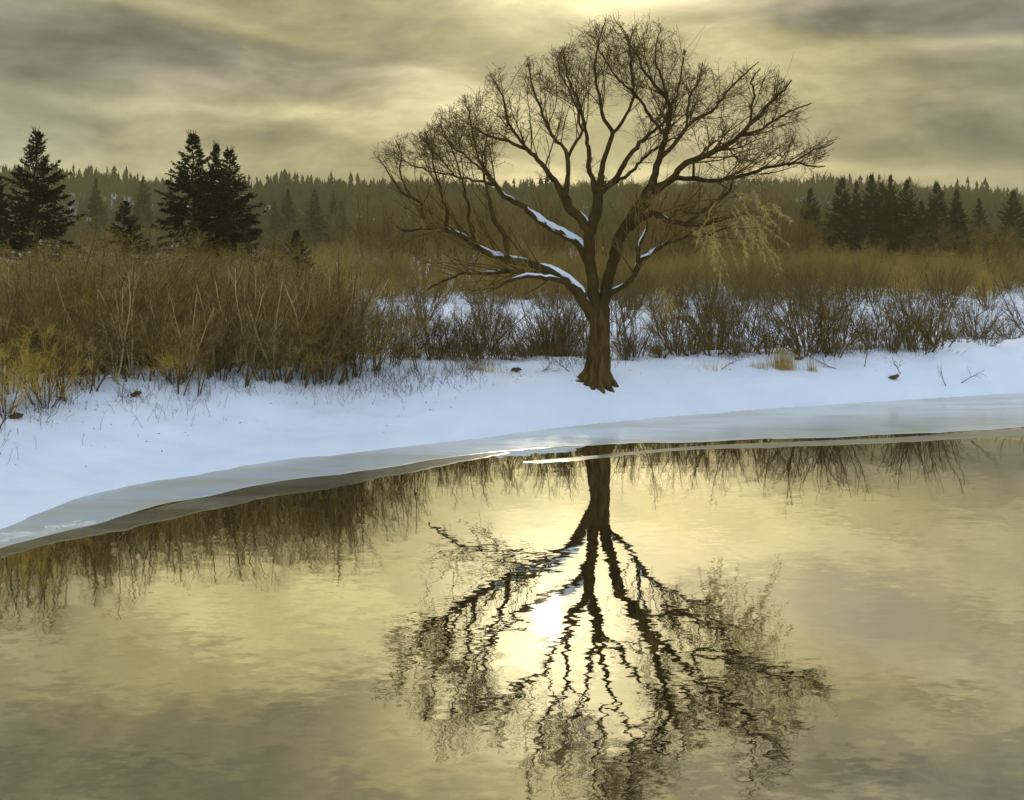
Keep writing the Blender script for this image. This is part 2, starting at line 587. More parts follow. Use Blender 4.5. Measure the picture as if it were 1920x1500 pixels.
def sheet(name, inner, outer, z, thick, mat, seed, jag=0.12, rows=6):
    """flat slab between two shore-parallel lines, outer edge broken"""
    r = np.random.default_rng(seed)
    n = 260
    def resample(p):
        p = np.asarray(p); d = np.concatenate([[0], np.cumsum(np.linalg.norm(np.diff(p, axis=0), axis=1))])
        t = np.linspace(0, d[-1], n)
        return np.stack([np.interp(t, d, p[:, 0]), np.interp(t, d, p[:, 1])], -1)
    a = resample(smooth_poly(np.asarray(inner), 2)); b = resample(smooth_poly(np.asarray(outer), 2))
    t = np.arange(n)
    off = norm(b - a)
    jj_ = jag * (fbm(t * 0.09 + seed, t * 0 + seed * 3.3, 4) * 2.2 + 0.5 * vnoise(t * 0.55, t * 0 + seed))
    b = b + off * jj_[:, None]
    V = []
    for k in range(rows):
        f = k / (rows - 1)
        p = a * (1 - f) + b * f
        zz = z + 0.004 * fbm(p[:, 0] * 1.5, p[:, 1] * 1.5, 2) * (1 - f)
        V.append(np.column_stack([p, zz]))
    V.append(np.column_stack([b + off * 0.10, np.full(n, z - thick)]))
    V = np.concatenate(V)
    i = np.arange(n - 1)[None, :]; k = np.arange(rows)[:, None] * n
    Q = np.stack([k + i, k + n + i, k + n + i + 1, k + i + 1], -1).reshape(-1, 4)
    o = obj(name, mesh_from(name, V, Q, None, False, mat))
    return o


snow_edge = [px_ground(*p) for p in [(-330, 1130), (-150, 1060), (0, 990), (150, 930), (300, 900), (560, 860), (860, 830), (1000, 805), (1200, 785), (1500, 762), (1920, 737), (2300, 718), (2800, 700)]]
inl = [np.array(p) + np.array([-0.9, 0.9]) for p in snow_edge]
ice_edge = [px_ground(*p) for p in [(-330, 1180), (-150, 1092), (0, 1018), (200, 976), (300, 945), (450, 913), (620, 891), (800, 864), (900, 852), (1000, 842), (1300, 826), (1500, 822), (1700, 815), (1920, 800), (2300, 780), (2800, 755)]]
shelf = sheet('ice_shelf', inl, ice_edge, 0.016, 0.010, M['ice'], 3, 0.20, 10)
tag(shelf, 'pale grey ice shelf between the snowy bank and the open water', 'ice', kind='structure')
skim_in = [px_ground(*p) for p in [(-200, 1110), (0, 1010), (200, 975), (450, 915), (620, 890), (800, 860), (930, 845)]]
skim_out = [px_ground(*p) for p in [(-200, 1128), (0, 1038), (200, 999), (450, 940), (620, 914), (800, 878), (950, 848)]]
sk = sheet('skim_ice', skim_in, skim_out, 0.007, 0.005, M['skim'], 5, 0.10, 5)
tag(sk, 'thin dark skim ice along the edge of the shelf', 'ice', kind='structure')
skim_in = [px_ground(*p) for p in [(980, 866), (1100, 856), (1300, 836), (1500, 828), (1700, 820), (1920, 803), (2300, 783)]]
skim_out = [px_ground(*p) for p in [(985, 868), (1100, 862), (1300, 841), (1500, 837), (1700, 829), (1920, 815), (2300, 792)]]
sk2 = sheet('skim_ice', skim_in, skim_out, 0.008, 0.005, M['skim_pale'], 8, 0.10, 5)
tag(sk2, 'narrow sliver of thin ice floating off the shelf by the trunk reflection', 'ice', kind='structure')


# ------------------------------------------------------------------ plant growth
def lines(r, p0, d0, ln, nseg, jit, up):
    """N wandering polylines -> [N, nseg+1, 3]"""
    N = len(p0)
    out = np.empty((N, nseg + 1, 3)); out[:, 0] = p0
    d = norm(d0)
    for i in range(nseg):
        d = norm(d + jit * r.standard_normal((N, 3)) + np.array([0, 0, up]))
        out[:, i + 1] = out[:, i] + d * (ln / nseg)[:, None]
    return out


def side_dirs(r, t, ang):
    """directions leaning away from t by ang radians, random azimuth"""
    rnd = r.standard_normal(t.shape)
    u = norm(np.cross(t, rnd))
    return norm(t * np.cos(ang)[:, None] + u * np.sin(ang)[:, None])


def grow(r, p0, d0, ln, rad, nseg, jit, up, levels, taper=0.35):
    """returns list of (polylines, r0, r1) per level"""
    res = []
    L = lines(r, p0, d0, ln, nseg, jit, up)
    r0 = rad; r1 = rad * taper
    res.append((L, r0, r1))
    for (m, ratio, ang, tmin, ns, jt, u, rr) in levels:
        N = len(L); n = L.shape[1] - 1
        idx = np.repeat(np.arange(N), m)
        t = tmin + (0.99 - tmin) * r.random(N * m)
        f = t * n; k = np.minimum(f.astype(int), n - 1); w = (f - k)[:, None]
        pos = L[idx, k] * (1 - w) + L[idx, k + 1] * w
        tan = norm(L[idx, k + 1] - L[idx, k])
        ln = ln[idx] * ratio * (1.15 - 0.75 * t) * (0.6 + 0.8 * r.random(N * m))
        dr = side_dirs(r, tan, ang * (0.6 + 0.8 * r.random(N * m)))
        base = (r0[idx] * (1 - t) + r1[idx] * t) * rr
        L = lines(r, pos, dr, ln, ns, jt, u)
        r0 = base; r1 = np.maximum(base * 0.4, 0.0015)
        res.append((L, r0, r1))
    return res


def sticks(acc, L, r0, r1, k):
    n = L.shape[1] - 1
    f = np.linspace(0, 1, n + 1)
    R = r0[:, None] * (1 - f) + r1[:, None] * f
    V, Q = prisms(L[:, :-1].reshape(-1, 3), L[:, 1:].reshape(-1, 3), R[:, :-1].ravel(), R[:, 1:].ravel(), k)
    acc.add(V, Q)


def shrub_meshes(seed, kind):
    r = np.random.default_rng(seed)
    if kind == 'alder':          # tall many-stemmed thicket shrub, about 4.5 m
        n = 8; a = r.random(n) * 6.283; sp = 0.10 + 0.50 * r.random(n)
        p0 = np.column_stack([np.cos(a) * 0.3 * r.random(n), np.sin(a) * 0.3 * r.random(n), np.full(n, -0.15)])
        d0 = np.column_stack([np.cos(a) * sp, np.sin(a) * sp, np.ones(n)])
        ln = 4.6 * (0.55 + 0.5 * r.random(n))
        res = grow(r, p0, d0, ln, 0.030 * (0.6 + 0.7 * r.random(n)), 8, 0.085, 0.02,
                   [(10, 0.42, 0.85, 0.16, 5, 0.17, 0.05, 0.62), (6, 0.52, 0.8, 0.12, 3, 0.2, 0.03, 0.66), (4, 0.55, 0.8, 0.15, 2, 0.2, 0.02, 0.75)])
    elif kind == 'vase':         # fan of straight thin stems, about 2.8 m
        n = 17; a = r.random(n) * 6.283; sp = 0.12 + 0.8 * r.random(n)
        p0 = np.column_stack([np.cos(a) * 0.35 * r.random(n), np.sin(a) * 0.35 * r.random(n), np.full(n, -0.15)])
        d0 = np.column_stack([np.cos(a) * sp, np.sin(a) * sp, np.ones(n)])
        ln = 3.1 * (0.5 + 0.55 * r.random(n))
        res = grow(r, p0, d0, ln, 0.022 * (0.6 + 0.7 * r.random(n)), 7, 0.10, 0.03,
                   [(7, 0.40, 0.65, 0.25, 4, 0.16, 0.04, 0.62), (5, 0.5, 0.75, 0.15, 3, 0.18, 0.03, 0.7)])
    elif kind == 'low':          # low twiggy shrub, about 1.3 m
        n = 16; a = r.random(n) * 6.283; sp = 0.3 + 1.0 * r.random(n)
        p0 = np.column_stack([np.cos(a) * 0.4 * r.random(n), np.sin(a) * 0.4 * r.random(n), np.full(n, -0.1)])
        d0 = np.column_stack([np.cos(a) * sp, np.sin(a) * sp, np.ones(n)])
        ln = 1.4 * (0.4 + 0.7 * r.random(n))
        res = grow(r, p0, d0, ln, 0.011 * (0.6 + 0.7 * r.random(n)), 5, 0.13, 0.03,
                   [(6, 0.5, 0.65, 0.15, 3, 0.16, 0.06, 0.7), (4, 0.55, 0.65, 0.15, 2, 0.16, 0.03, 0.75)])
    elif kind == 'willow':       # fine fountain of yellow shoots, about 3 m
        n = 16; a = r.random(n) * 6.283; sp = 0.15 + 0.6 * r.random(n)
        p0 = np.column_stack([np.cos(a) * 0.3 * r.random(n), np.sin(a) * 0.3 * r.random(n), np.full(n, -0.15)])
        d0 = np.column_stack([np.cos(a) * sp, np.sin(a) * sp, np.ones(n)])
        ln = 3.0 * (0.55 + 0.5 * r.random(n))
        res = grow(r, p0, d0, ln, 0.018 * (0.6 + 0.7 * r.random(n)), 6, 0.09, 0.03,
                   [(9, 0.45, 0.7, 0.22, 4, 0.17, 0.04, 0.55), (7, 0.5, 0.75, 0.1, 3, 0.2, 0.03, 0.72), (3, 0.55, 0.7, 0.15, 2, 0.2, 0.02, 0.8)])
    elif kind == 'sapling':      # two or three pale slender stems, about 5 m
        n = 3; a = r.random(n) * 6.283; sp = 0.05 + 0.22 * r.random(n)
        p0 = np.column_stack([np.cos(a) * 0.12, np.sin(a) * 0.12, np.full(n, -0.15)])
        d0 = np.column_stack([np.cos(a) * sp, np.sin(a) * sp, np.ones(n)])
        ln = 5.0 * (0.7 + 0.35 * r.random(n))
        res = grow(r, p0, d0, ln, 0.036 * (0.7 + 0.5 * r.random(n)), 9, 0.07, 0.03,
                   [(10, 0.30, 0.75, 0.3, 4, 0.14, 0.12, 0.55), (5, 0.5, 0.65, 0.2, 3, 0.15, 0.1, 0.6), (3, 0.5, 0.6, 0.2, 2, 0.15, 0.06, 0.75)])
    elif kind == 'bare':         # bare broadleaf tree, about 9 m
        n = 3; a = r.random(n) * 6.283; sp = 0.05 + 0.2 * r.random(n)
        p0 = np.column_stack([np.cos(a) * 0.15, np.sin(a) * 0.15, np.full(n, -0.2)])
        d0 = np.column_stack([np.cos(a) * sp, np.sin(a) * sp, np.ones(n)])
        ln = 9.0 * (0.7 + 0.3 * r.random(n))
        res = grow(r, p0, d0, ln, 0.11 * (0.7 + 0.5 * r.random(n)), 9, 0.07, 0.02,
                   [(13, 0.42, 0.75, 0.22, 5, 0.13, 0.06, 0.5), (8, 0.48, 0.7, 0.15, 3, 0.15, 0.05, 0.55), (7, 0.5, 0.65, 0.15, 2, 0.16, 0.04, 0.7)])
    sa, ta = Acc(), Acc()
    for i, (L, r0, r1) in enumerate(res):
        (sticks(sa, L, r0, r1, 5) if i == 0 else sticks(sa if i == 1 and kind not in ('willow',) else ta, L, r0, r1, 3))
    return sa, ta


PROTO = {}


def proto(kind, seeds, stem_mat, twig_mat, key=None):
    PROTO[key or kind] = []
    for s in seeds:
        sa, ta = shrub_meshes(s, kind)
        PROTO[key or kind].append((sa.mesh((key or kind) + '_stems', M[stem_mat]), ta.mesh((key or kind) + '_twigs', M[twig_mat])))


proto('alder', (11, 12, 13), 'stem', 'twig')
PROTO['alder_brown'] = PROTO.pop('alder')
proto('alder', (14,), 'stem', 'tan')
PROTO['alder'] = PROTO['alder_brown'] + PROTO['alder']
proto('vase', (21, 22, 23, 24), 'stem', 'twig_red')
proto('low', (31, 32, 33), 'stem', 'twig_red')
proto('willow', (41,), 'stem', 'yellow')
proto('sapling', (51, 52), 'pale', 'twig')
proto('sapling', (55, 56, 57), 'stem', 'twig_red', 'pole')
proto('bare', (61, 62, 63), 'stem', 'far_twig')


def plant(kind, which, x, y, sc, rz, name, label, cat, group=None, lean=(0, 0), sz=None):
    sm, tm = PROTO[kind][which % len(PROTO[kind])]
    e = empty(name, (x, y, gz(x, y)))
    e.rotation_euler = (lean[0], lean[1], rz)
    e.scale = (sc, sc, sz or sc)
    obj('stem_cluster', sm, e)['kind'] = 'stuff'
    obj('twig_spray', tm, e)['kind'] = 'stuff'
    tag(e, label, cat, group)
    return e


def at_px(px, D):
    return (px - 960.0) / F * D, D


# ------------------------------------------------------------------ the big tree
TD = 38.8
TREE_L = {}
tree = empty('bare_willow_tree', (0, 0, 0))
tb = P(1124, 716, TD)
tree.location = (tb[0], tb[1], gz(tb[0], tb[1]))
T0 = np.array(tree.location)

LIMBS = [  # name, depth offset at start and end (m), [(px, py, radius px)...]
    ('centre', 0.0, 0.0, [(1122, 612, 13), (1116, 565, 12.5), (1109, 510, 12), (1105, 465, 11.5), (1108, 432, 11.5), (1117, 400, 11), (1121, 362, 10)]),
    ('right', 0.0, -0.3, [(1130, 612, 13), (1131, 570, 12.5), (1137, 530, 11.5), (1148, 495, 11), (1158, 455, 11), (1176, 422, 12), (1200, 388, 13), (1218, 360, 12), (1226, 333, 10), (1237, 290, 8), (1249, 250, 7), (1256, 205, 5.5), (1238, 168, 4.2), (1214, 140, 3.4), (1194, 107, 2.6), (1180, 70, 1.8)]),
    ('A', 0.0, 1.8, [(1121, 366, 8), (1110, 333, 6.5), (1102, 308, 6), (1103, 285, 5.5), (1097, 240, 4.6), (1085, 200, 4), (1070, 160, 3), (1056, 105, 2)]),
    ('B', 0.0, -1.2, [(1121, 364, 8), (1129, 318, 7), (1139, 283, 6.2), (1148, 250, 5.6), (1130, 214, 4.6), (1122, 166, 3.6), (1115, 120, 2.8), (1126, 65, 1.8), (1135, 35, 1.2)]),
    ('B2', -0.8, -2.0, [(1148, 250, 4.8), (1165, 230, 4.4), (1180, 205, 4), (1187, 170, 3.4), (1184, 112, 2.4), (1176, 62, 1.5)]),
    ('C', 0.0, 2.2, [(1121, 364, 8), (1150, 341, 7), (1176, 300, 6.2), (1205, 266, 5.2), (1226, 246, 4.4), (1248, 224, 3.6), (1270, 170, 2.6), (1282, 110, 1.6)]),
    ('C2', 0.5, 3.4, [(1150, 344, 5), (1180, 325, 4.2), (1206, 300, 3.4), (1228, 280, 2.6), (1260, 262, 2)]),
    ('D', 0.0, -1.0, [(1107, 436, 10), (1090, 412, 9.5), (1074, 394, 9), (1056, 366, 8), (1036, 331, 7), (1010, 300, 6), (986, 278, 5), (952, 266, 4), (916, 254, 3), (892, 240, 2)]),
    ('D1', -0.8, 1.5, [(986, 278, 4), (966, 250, 3.6), (950, 215, 3), (945, 180, 2.4), (925, 150, 1.6)]),
    ('D2', -0.4, -2.6, [(1058, 370, 7), (1062, 345, 6.5), (1064, 295, 5.6), (1050, 272, 4.4), (1021, 225, 3.6), (1005, 180, 2.8), (990, 130, 1.8)]),
    ('D3', -0.8, 0.6, [(1063, 300, 4.6), (1075, 275, 4.2), (1092, 245, 3.4), (1075, 190, 2.6), (1050, 140, 1.8)]),
    ('E', 0.0, 2.6, [(1105, 492, 10), (1090, 465, 9), (1070, 447, 8), (1040, 430, 7), (1006, 408, 6.4), (976, 384, 5.6), (946, 369, 5), (926, 346, 4.4), (912, 325, 4), (896, 290, 3.2), (886, 250, 2.6), (876, 200, 1.8)]),
    ('E2', 1.2, 3.6, [(926, 346, 3.4), (890, 338, 3), (850, 330, 2.6), (800, 320, 2), (750, 300, 1.4)]),
    ('F', 0.0, -2.6, [(1118, 604, 12), (1104, 580, 11.5), (1088, 553, 10.5), (1060, 525, 9.5), (1030, 508, 8.5), (1000, 498, 8), (956, 488, 7.4), (926, 479, 6.8), (895, 461, 6), (860, 441, 5.2), (830, 432, 4.6), (811, 428, 4.2), (796, 406, 3.6), (790, 380, 3.2), (762, 368, 2.6), (742, 350, 2), (722, 310, 1.3)]),
    ('E3', 1.0, 3.4, [(926, 346, 3.6), (898, 312, 3), (862, 285, 2.4), (830, 250, 1.6)]),
    ('E4', 2.4, 2.2, [(852, 330, 2.6), (822, 292, 2.2), (792, 262, 1.5)]),
    ('G3', -1.7, -3.6, [(896, 462, 4.2), (884, 425, 3.6), (876, 375, 3), (864, 325, 2.4), (846, 275, 1.9), (828, 238, 1.2)]),
    ('F5', -2.4, -1.2, [(770, 371, 2.6), (750, 330, 2.2), (752, 290, 1.7), (742, 262, 1.2)]),
    ('F2', -2.2, -3.0, [(812, 428, 3), (782, 431, 2.4), (752, 432, 1.6)]),
    ('F3', -0.6, -2.2, [(1076, 540, 6), (1040, 524, 5), (1000, 521, 4.2), (960, 524, 3.2), (932, 538, 2)]),
    ('F4', -0.4, 1.6, [(1050, 522, 5), (1000, 512, 4.4), (950, 508, 4), (905, 514, 3.4), (870, 516, 3), (835, 526, 2.4), (800, 544, 1.6)]),
    ('G', -1.6, -1.0, [(951, 486, 6), (949, 455, 5.4), (936, 425, 4.4), (918, 388, 3.8), (908, 335, 3), (904, 300, 2)]),
    ('G2', -2.2, -2.8, [(838, 433, 4), (836, 395, 3.4), (822, 340, 2.8), (812, 290, 2), (800, 255, 1.4)]),
    ('H', 0.0, -1.4, [(1136, 560, 7), (1150, 547, 6), (1172, 535, 5.4), (1190, 517, 5), (1197, 492, 4.6), (1216, 479, 4), (1241, 460, 3.4), (1278, 449, 2.8), (1322, 440, 2.2), (1362, 428, 1.5)]),
    ('H1', -1.0, -1.3, [(1197, 494, 3.2), (1199, 466, 2.6), (1212, 430, 2), (1216, 405, 1.4)]),
    ('I2', -0.3, -2.4, [(1247, 252, 4.6), (1214, 207, 4), (1188, 174, 3.2), (1148, 134, 2.4), (1124, 88, 1.6)]),
    ('I3', -0.3, 1.6, [(1256, 205, 4), (1240, 150, 3), (1228, 100, 2.2), (1240, 50, 1.4)]),
    ('J', -0.2, 2.6, [(1235, 300, 6), (1267, 267, 5.2), (1290, 234, 4.6), (1333, 210, 3.8), (1367, 168, 3), (1400, 134, 2), (1420, 118, 1.2)]),
    ('J2', 0.8, 3.4, [(1286, 240, 3.6), (1292, 190, 3), (1310, 150, 2.2), (1316, 118, 1.4)]),
    ('K', -0.2, -3.0, [(1210, 374, 10), (1247, 345, 8.6), (1280, 312, 8), (1312, 293, 7.4), (1356, 277, 6.8), (1386, 256, 6), (1410, 230, 5), (1440, 196, 3.8), (1470, 166, 2.6), (1486, 148, 1.6)]),
    ('K2', -2.0, -0.6, [(1392, 252, 4.4), (1430, 244, 3.6), (1478, 212, 2.6), (1520, 195, 1.4)]),
    ('K3', -1.6, -4.0, [(1405, 236, 3.6), (1412, 190, 3), (1412, 150, 2), (1425, 125, 1.2)]),
    ('L', -0.2, -1.6, [(1232, 352, 8), (1258, 338, 7), (1286, 335, 6.4), (1340, 340, 5.6), (1380, 332, 5), (1420, 322, 4.4), (1450, 314, 3.8), (1500, 308, 3), (1550, 313, 1.5)]),
    ('L2', -1.2, -0.6, [(1478, 311, 2.8), (1520, 285, 2.2), (1566, 268, 1.2)]),
    ('L3', -0.8, 1.0, [(1300, 336, 4), (1305, 300, 3), (1345, 265, 2.4), (1390, 300, 1.6), (1440, 290, 1.2)]),
    ('M', 0.0, -1.8, [(1180, 428, 8), (1205, 408, 7), (1224, 401, 6.4), (1260, 415, 5.4), (1300, 423, 4.4), (1338, 420, 3), (1372, 408, 1.8)]),
    ('M2', -1.0, -0.4, [(1284, 421, 4.2), (1312, 400, 3.6), (1346, 380, 3), (1371, 355, 2.4), (1380, 325, 1.6)]),
    ('M3', 0.2, 1.8, [(1240, 408, 4), (1270, 395, 3.2), (1304, 398, 2.4), (1345, 405, 1.6)]),
]

rt = np.random.default_rng(5)
for (nm, y0, y1, pts) in LIMBS:
    pts = np.array(pts, float)
    k = len(pts)
    # measured along the limb
    seg = np.concatenate([[0], np.cumsum(np.linalg.norm(np.diff(pts[:, :2], axis=0), axis=1))]); seg /= seg[-1]
    W = []
    for i in range(k):
        D = TD + y0 + (y1 - y0) * seg[i]
        W.append(np.append(P(pts[i, 0], pts[i, 1], D), pts[i, 2] * (0.94 if pts[i, 1] > 345 else 0.72) / F * D))
    W = np.array(W)
    # Catmull-Rom through the points, 0.18 m apart
    ext = np.vstack([2 * W[0] - W[1], W, 2 * W[-1] - W[-2]])
    dense = [W[0]]
    for i in range(1, k):
        p0, p1, p2, p3 = ext[i - 1], ext[i], ext[i + 1], ext[i + 2]
        m = max(2, int(np.linalg.norm(p2[:3] - p1[:3]) / 0.2))
        for t in np.linspace(0, 1, m + 1)[1:]:
            q = 0.5 * ((2 * p1) + (-p0 + p2) * t + (2 * p0 - 5 * p1 + 4 * p2 - p3) * t ** 2 + (-p0 + 3 * p1 - 3 * p2 + p3) * t ** 3)
            q[:3] += 0.022 * rt.standard_normal(3)
            dense.append(q)
    dense = np.array(dense)
    q_ = np.arange(len(dense)) * 0.38; kf = np.minimum(q_ / 2.0, 1.0) * np.clip(0.12 - dense[:, 3] * 0.35, 0.02, 0.10) * 1.0
    for c_ in range(3):
        dense[:, c_] += kf * vnoise(q_ + 13.7 * c_ + len(TREE_L) * 5.3, np.full(len(dense), 3.1 * c_ + len(TREE_L)))
    dense[:, 3] = np.maximum(dense[:, 3], 0.012)
    TREE_L[nm] = dense
    acc = Acc()
    kk = 14 if dense[0, 3] > 0.15 else (10 if dense[0, 3] > 0.08 else 7)
    bump = 1 + 0.10 * vnoise(np.arange(len(dense)) * 0.5, np.full(len(dense), len(nm) * 3.7))
    tube(acc, dense[:, :3] - T0, dense[:, 3] * bump, kk, True, 0.06, rt)
    lo = obj('limb', acc.mesh('limb', M['bark'], True), tree)

# crown outline in photo pixels -> points the twigs grow towards
CROWN = [(688, 285), (715, 262), (760, 250), (805, 243), (840, 190), (880, 176), (915, 138), (960, 128), (1000, 100), (1052, 92), (1062, 60), (1105, 45), (1135, 28), (1165, 48), (1195, 35), (1250, 38), (1280, 70), (1290, 105), (1308, 110), (1335, 125), (1372, 138), (1400, 116), (1440, 118), (1470, 135), (1490, 165), (1503, 190), (1527, 190), (1505, 218), (1500, 245), (1512, 262), (1530, 240), (1545, 262), (1574, 264), (1548, 290), (1560, 312), (1500, 332), (1440, 345), (1380, 352), (1300, 348), (1250, 325), (1180, 330), (1120, 335), (1040, 322), (990, 335), (940, 345), (900, 357), (840, 362), (780, 362), (728, 340)]
LOWL = [(728, 340), (900, 357), (1000, 420), (1055, 470), (1040, 540), (960, 565), (860, 560), (780, 520), (735, 440)]
LOWR = [(1200, 385), (1300, 352), (1440, 350), (1490, 400), (1470, 470), (1400, 500), (1300, 520), (1215, 500)]


def in_poly(x, y, poly):
    inside = np.zeros(x.shape, bool)
    n = len(poly)
    for i in range(n):
        x1, y1 = poly[i]; x2, y2 = poly[(i + 1) % n]
        c = ((y1 > y) != (y2 > y)) & (x < (x2 - x1) * (y - y1) / (y2 - y1 + 1e-9) + x1)
        inside ^= c
    return inside


def inside_crown(pts):
    """pts [N, n, 3]: whether each lies within the crown's outline"""
    px = 960 + F * pts[..., 0] / pts[..., 1]; py = HOR + F * (H - pts[..., 2]) / pts[..., 1]
    w = 9 * np.sin(px * 0.11) + 7 * np.sin(py * 0.17 + px * 0.05)
    m = in_poly(px, py + w, CROWN) | in_poly(px, py, LOWL) | in_poly(px, py, LOWR)
    return m | ((py > 325) & (px > 1010) & (px < 1260) & (py < 520))


def fit(L):
    """shorten the lines that would leave the crown"""
    m = inside_crown(L)
    n = L.shape[1]
    first = np.where(m.all(1), n, np.argmin(m, 1))
    f = np.clip((first - 0.3) / (n - 1), 0.0, 1.0)
    L = L[:, :1] + (L - L[:, :1]) * f[:, None, None]
    return L, f > 0.35


p_, d_, l_, r_ = [], [], [], []
for (nm, y0, y1, pts) in LIMBS:
    d = TREE_L[nm]; n = len(d)
    ln_m = np.linalg.norm(np.diff(d[:, :3], axis=0), axis=1).sum()
    t0 = {'centre': 0.97, 'right': 0.55, 'F': 0.3, 'E': 0.25, 'D': 0.35, 'K': 0.3, 'L': 0.3, 'A': 0.42, 'B': 0.42, 'C': 0.42, 'C2': 0.4, 'D2': 0.35}.get(nm, 0.22)
    low = nm in ('F', 'F2', 'F3', 'F4', 'H', 'H1', 'M', 'M2', 'M3', 'G', 'G2')
    k = int(ln_m * (1 - t0) * (3.8 if low else 3.4)) + 2
    t = t0 + (1 - t0) * rt.random(k)
    i_ = np.minimum((t * (n - 1)).astype(int), n - 2)
    tan = norm(d[i_ + 1, :3] - d[i_, :3])
    dr = side_dirs(rt, tan, rt.uniform(0.35, 0.95, k))
    dr = norm(dr + np.array([0, 0, 0.30]))
    p_.append(d[i_, :3]); d_.append(dr)
    l_.append(rt.uniform(1.1, 3.9, k) * (1.10 - 0.42 * t)); r_.append(np.clip(d[i_, 3] * 0.36, 0.010, 0.034))
    # the tip divides
    tn = norm(d[-1, :3] - d[-4, :3])[None].repeat(2, 0)
    p_.append(d[[-1] * 2, :3]); d_.append(side_dirs(rt, tn, rt.uniform(0.1, 0.5, 2)))
    l_.append(rt.uniform(0.6, 1.3, 2)); r_.append(np.full(2, max(0.010, d[-1, 3] * 0.7)))
p_, d_, l_, r_ = np.concatenate(p_), np.concatenate(d_), np.concatenate(l_), np.concatenate(r_)
tw, tg = Acc(), Acc()
z_gold = H - (350 - HOR) / F * TD
L = lines(rt, p_, d_, l_, 9, 0.10, 0.02)
r0 = r_
for lev, (m, ratio, ang, tmin, ns, jt, up_, rr, rmin) in enumerate([(6, 0.48, 0.82, 0.10, 5, 0.10, 0.04, 0.60, 0.0078), (4, 0.52, 0.80, 0.12, 3, 0.11, 0.04, 0.70, 0.0062), (2, 0.60, 0.75, 0.15, 2, 0.12, 0.05, 0.8, 0.0050), (0,) * 9]):
    if lev == 0:
        L, ok = fit(L)
    else:
        ok = inside_crown(L[:, -1:] + rt.normal(0, 0.22, (len(L), 1, 3)))[:, 0] | (rt.random(len(L)) < 0.14)
    L, r0 = L[ok], r0[ok]
    lens = np.linalg.norm(np.diff(L, axis=1), axis=2).sum(1)
    r1 = np.maximum(r0 * 0.42, 0.0045)
    gold = (L[:, :, 2].mean(1) < z_gold + rt.normal(0, 0.25, len(L))) & (lev > 0)
    kk = 5 if lev == 0 else 3
    sticks(tw, L[~gold] - T0, r0[~gold], r1[~gold], kk)
    if gold.any(): sticks(tg, L[gold] - T0, r0[gold], r1[gold], kk)
    if not m: break
    N = len(L); n = L.shape[1] - 1
    idx = np.repeat(np.arange(N), m)
    # low, shaded sprays carry fewer twigs
    idx = idx[rt.random(len(idx)) < np.where(L[idx, 0, 2] < z_gold, 0.62, 1.0)]
    t = tmin + (0.99 - tmin) * rt.random(len(idx))
    f = t * n; k = np.minimum(f.astype(int), n - 1); w = (f - k)[:, None]
    pos = L[idx, k] * (1 - w) + L[idx, k + 1] * w
    tan = norm(L[idx, k + 1] - L[idx, k])
    ln = lens[idx] * ratio * (1.15 - 0.6 * t) * rt.uniform(0.6, 1.4, len(idx))
    ln = np.maximum(ln, 0.09)
    dr = side_dirs(rt, tan, ang * rt.uniform(0.6, 1.4, len(idx)))
    r0 = np.maximum((r0[idx] * (1 - t) + r1[idx] * t) * rr, rmin)
    L = lines(rt, pos, dr, ln, ns, jt, up_)
obj('crown', tw.mesh('crown_twigs', M['twig_dark'], False), tree)['kind'] = 'stuff'
tag(obj('low_twigs', tg.mesh('low_twigs', M['twig_gold'], False), tree), 'golden lichen covered twigs low in the crown', kind='stuff')

# trunk: ridged, twisting, flared at the foot
tp = np.array([(1127, 752, 24), (1126, 735, 23), (1124, 715, 22), (1122, 695, 21.5), (1122, 670, 20.5), (1124, 640, 18.6), (1125, 612, 18.0), (1124, 590, 17), (1123, 574, 12.5), (1122, 562, 7)], float)
tz = np.linspace(0, 1, 90)
sp = np.linspace(0, 1, len(tp))
tpx = np.stack([np.interp(tz, sp, tp[:, c]) for c in range(3)], -1)
kk = 96
aa = np.arange(kk) * 2 * math.pi / kk
TV = []
for i, (px, py, rp) in enumerate(tpx):
    c = P(px, py, TD) - T0
    r_ = rp / F * TD
    h = c[2]
    tw_ = aa - 0.72 * h + 0.12 * math.sin(1.7 * h)
    q1 = np.abs(np.sin(3.5 * tw_ + 0.8)); q2 = np.abs(np.sin(8 * tw_ + 0.9 * np.sin(1.6 * h)))
    ridge = 0.22 * q1 ** 0.6 + 0.12 * q2 ** 0.6 + 0.10 * vnoise((tw_ % 6.2832) * 3.0, np.full(kk, h * 1.3))
    left = np.maximum(np.cos(aa - math.pi * 1.05), 0) ** 2
    flare = 0.5 * np.exp(-max(h + 0.1, 0) / 0.45) * left * (0.5 + q1) + 0.12 * np.exp(-max(h + 0.2, 0) / 0.3) * q1
    rr = r_ * (0.74 + ridge + flare)
    TV.append(np.column_stack([c[0] + np.cos(aa) * rr, c[1] + np.sin(aa) * rr, np.full(kk, c[2])]))
TV = np.concatenate(TV)
i_ = np.arange(len(tpx) - 1)[:, None] * kk; j_ = np.arange(kk)[None]; j2 = (j_ + 1) % kk
TQ = np.stack([i_ + j_, i_ + j2, i_ + kk + j2, i_ + kk + j_], -1).reshape(-1, 4)
obj('trunk', mesh_from('trunk', TV, TQ, None, True, M['trunk']), tree)
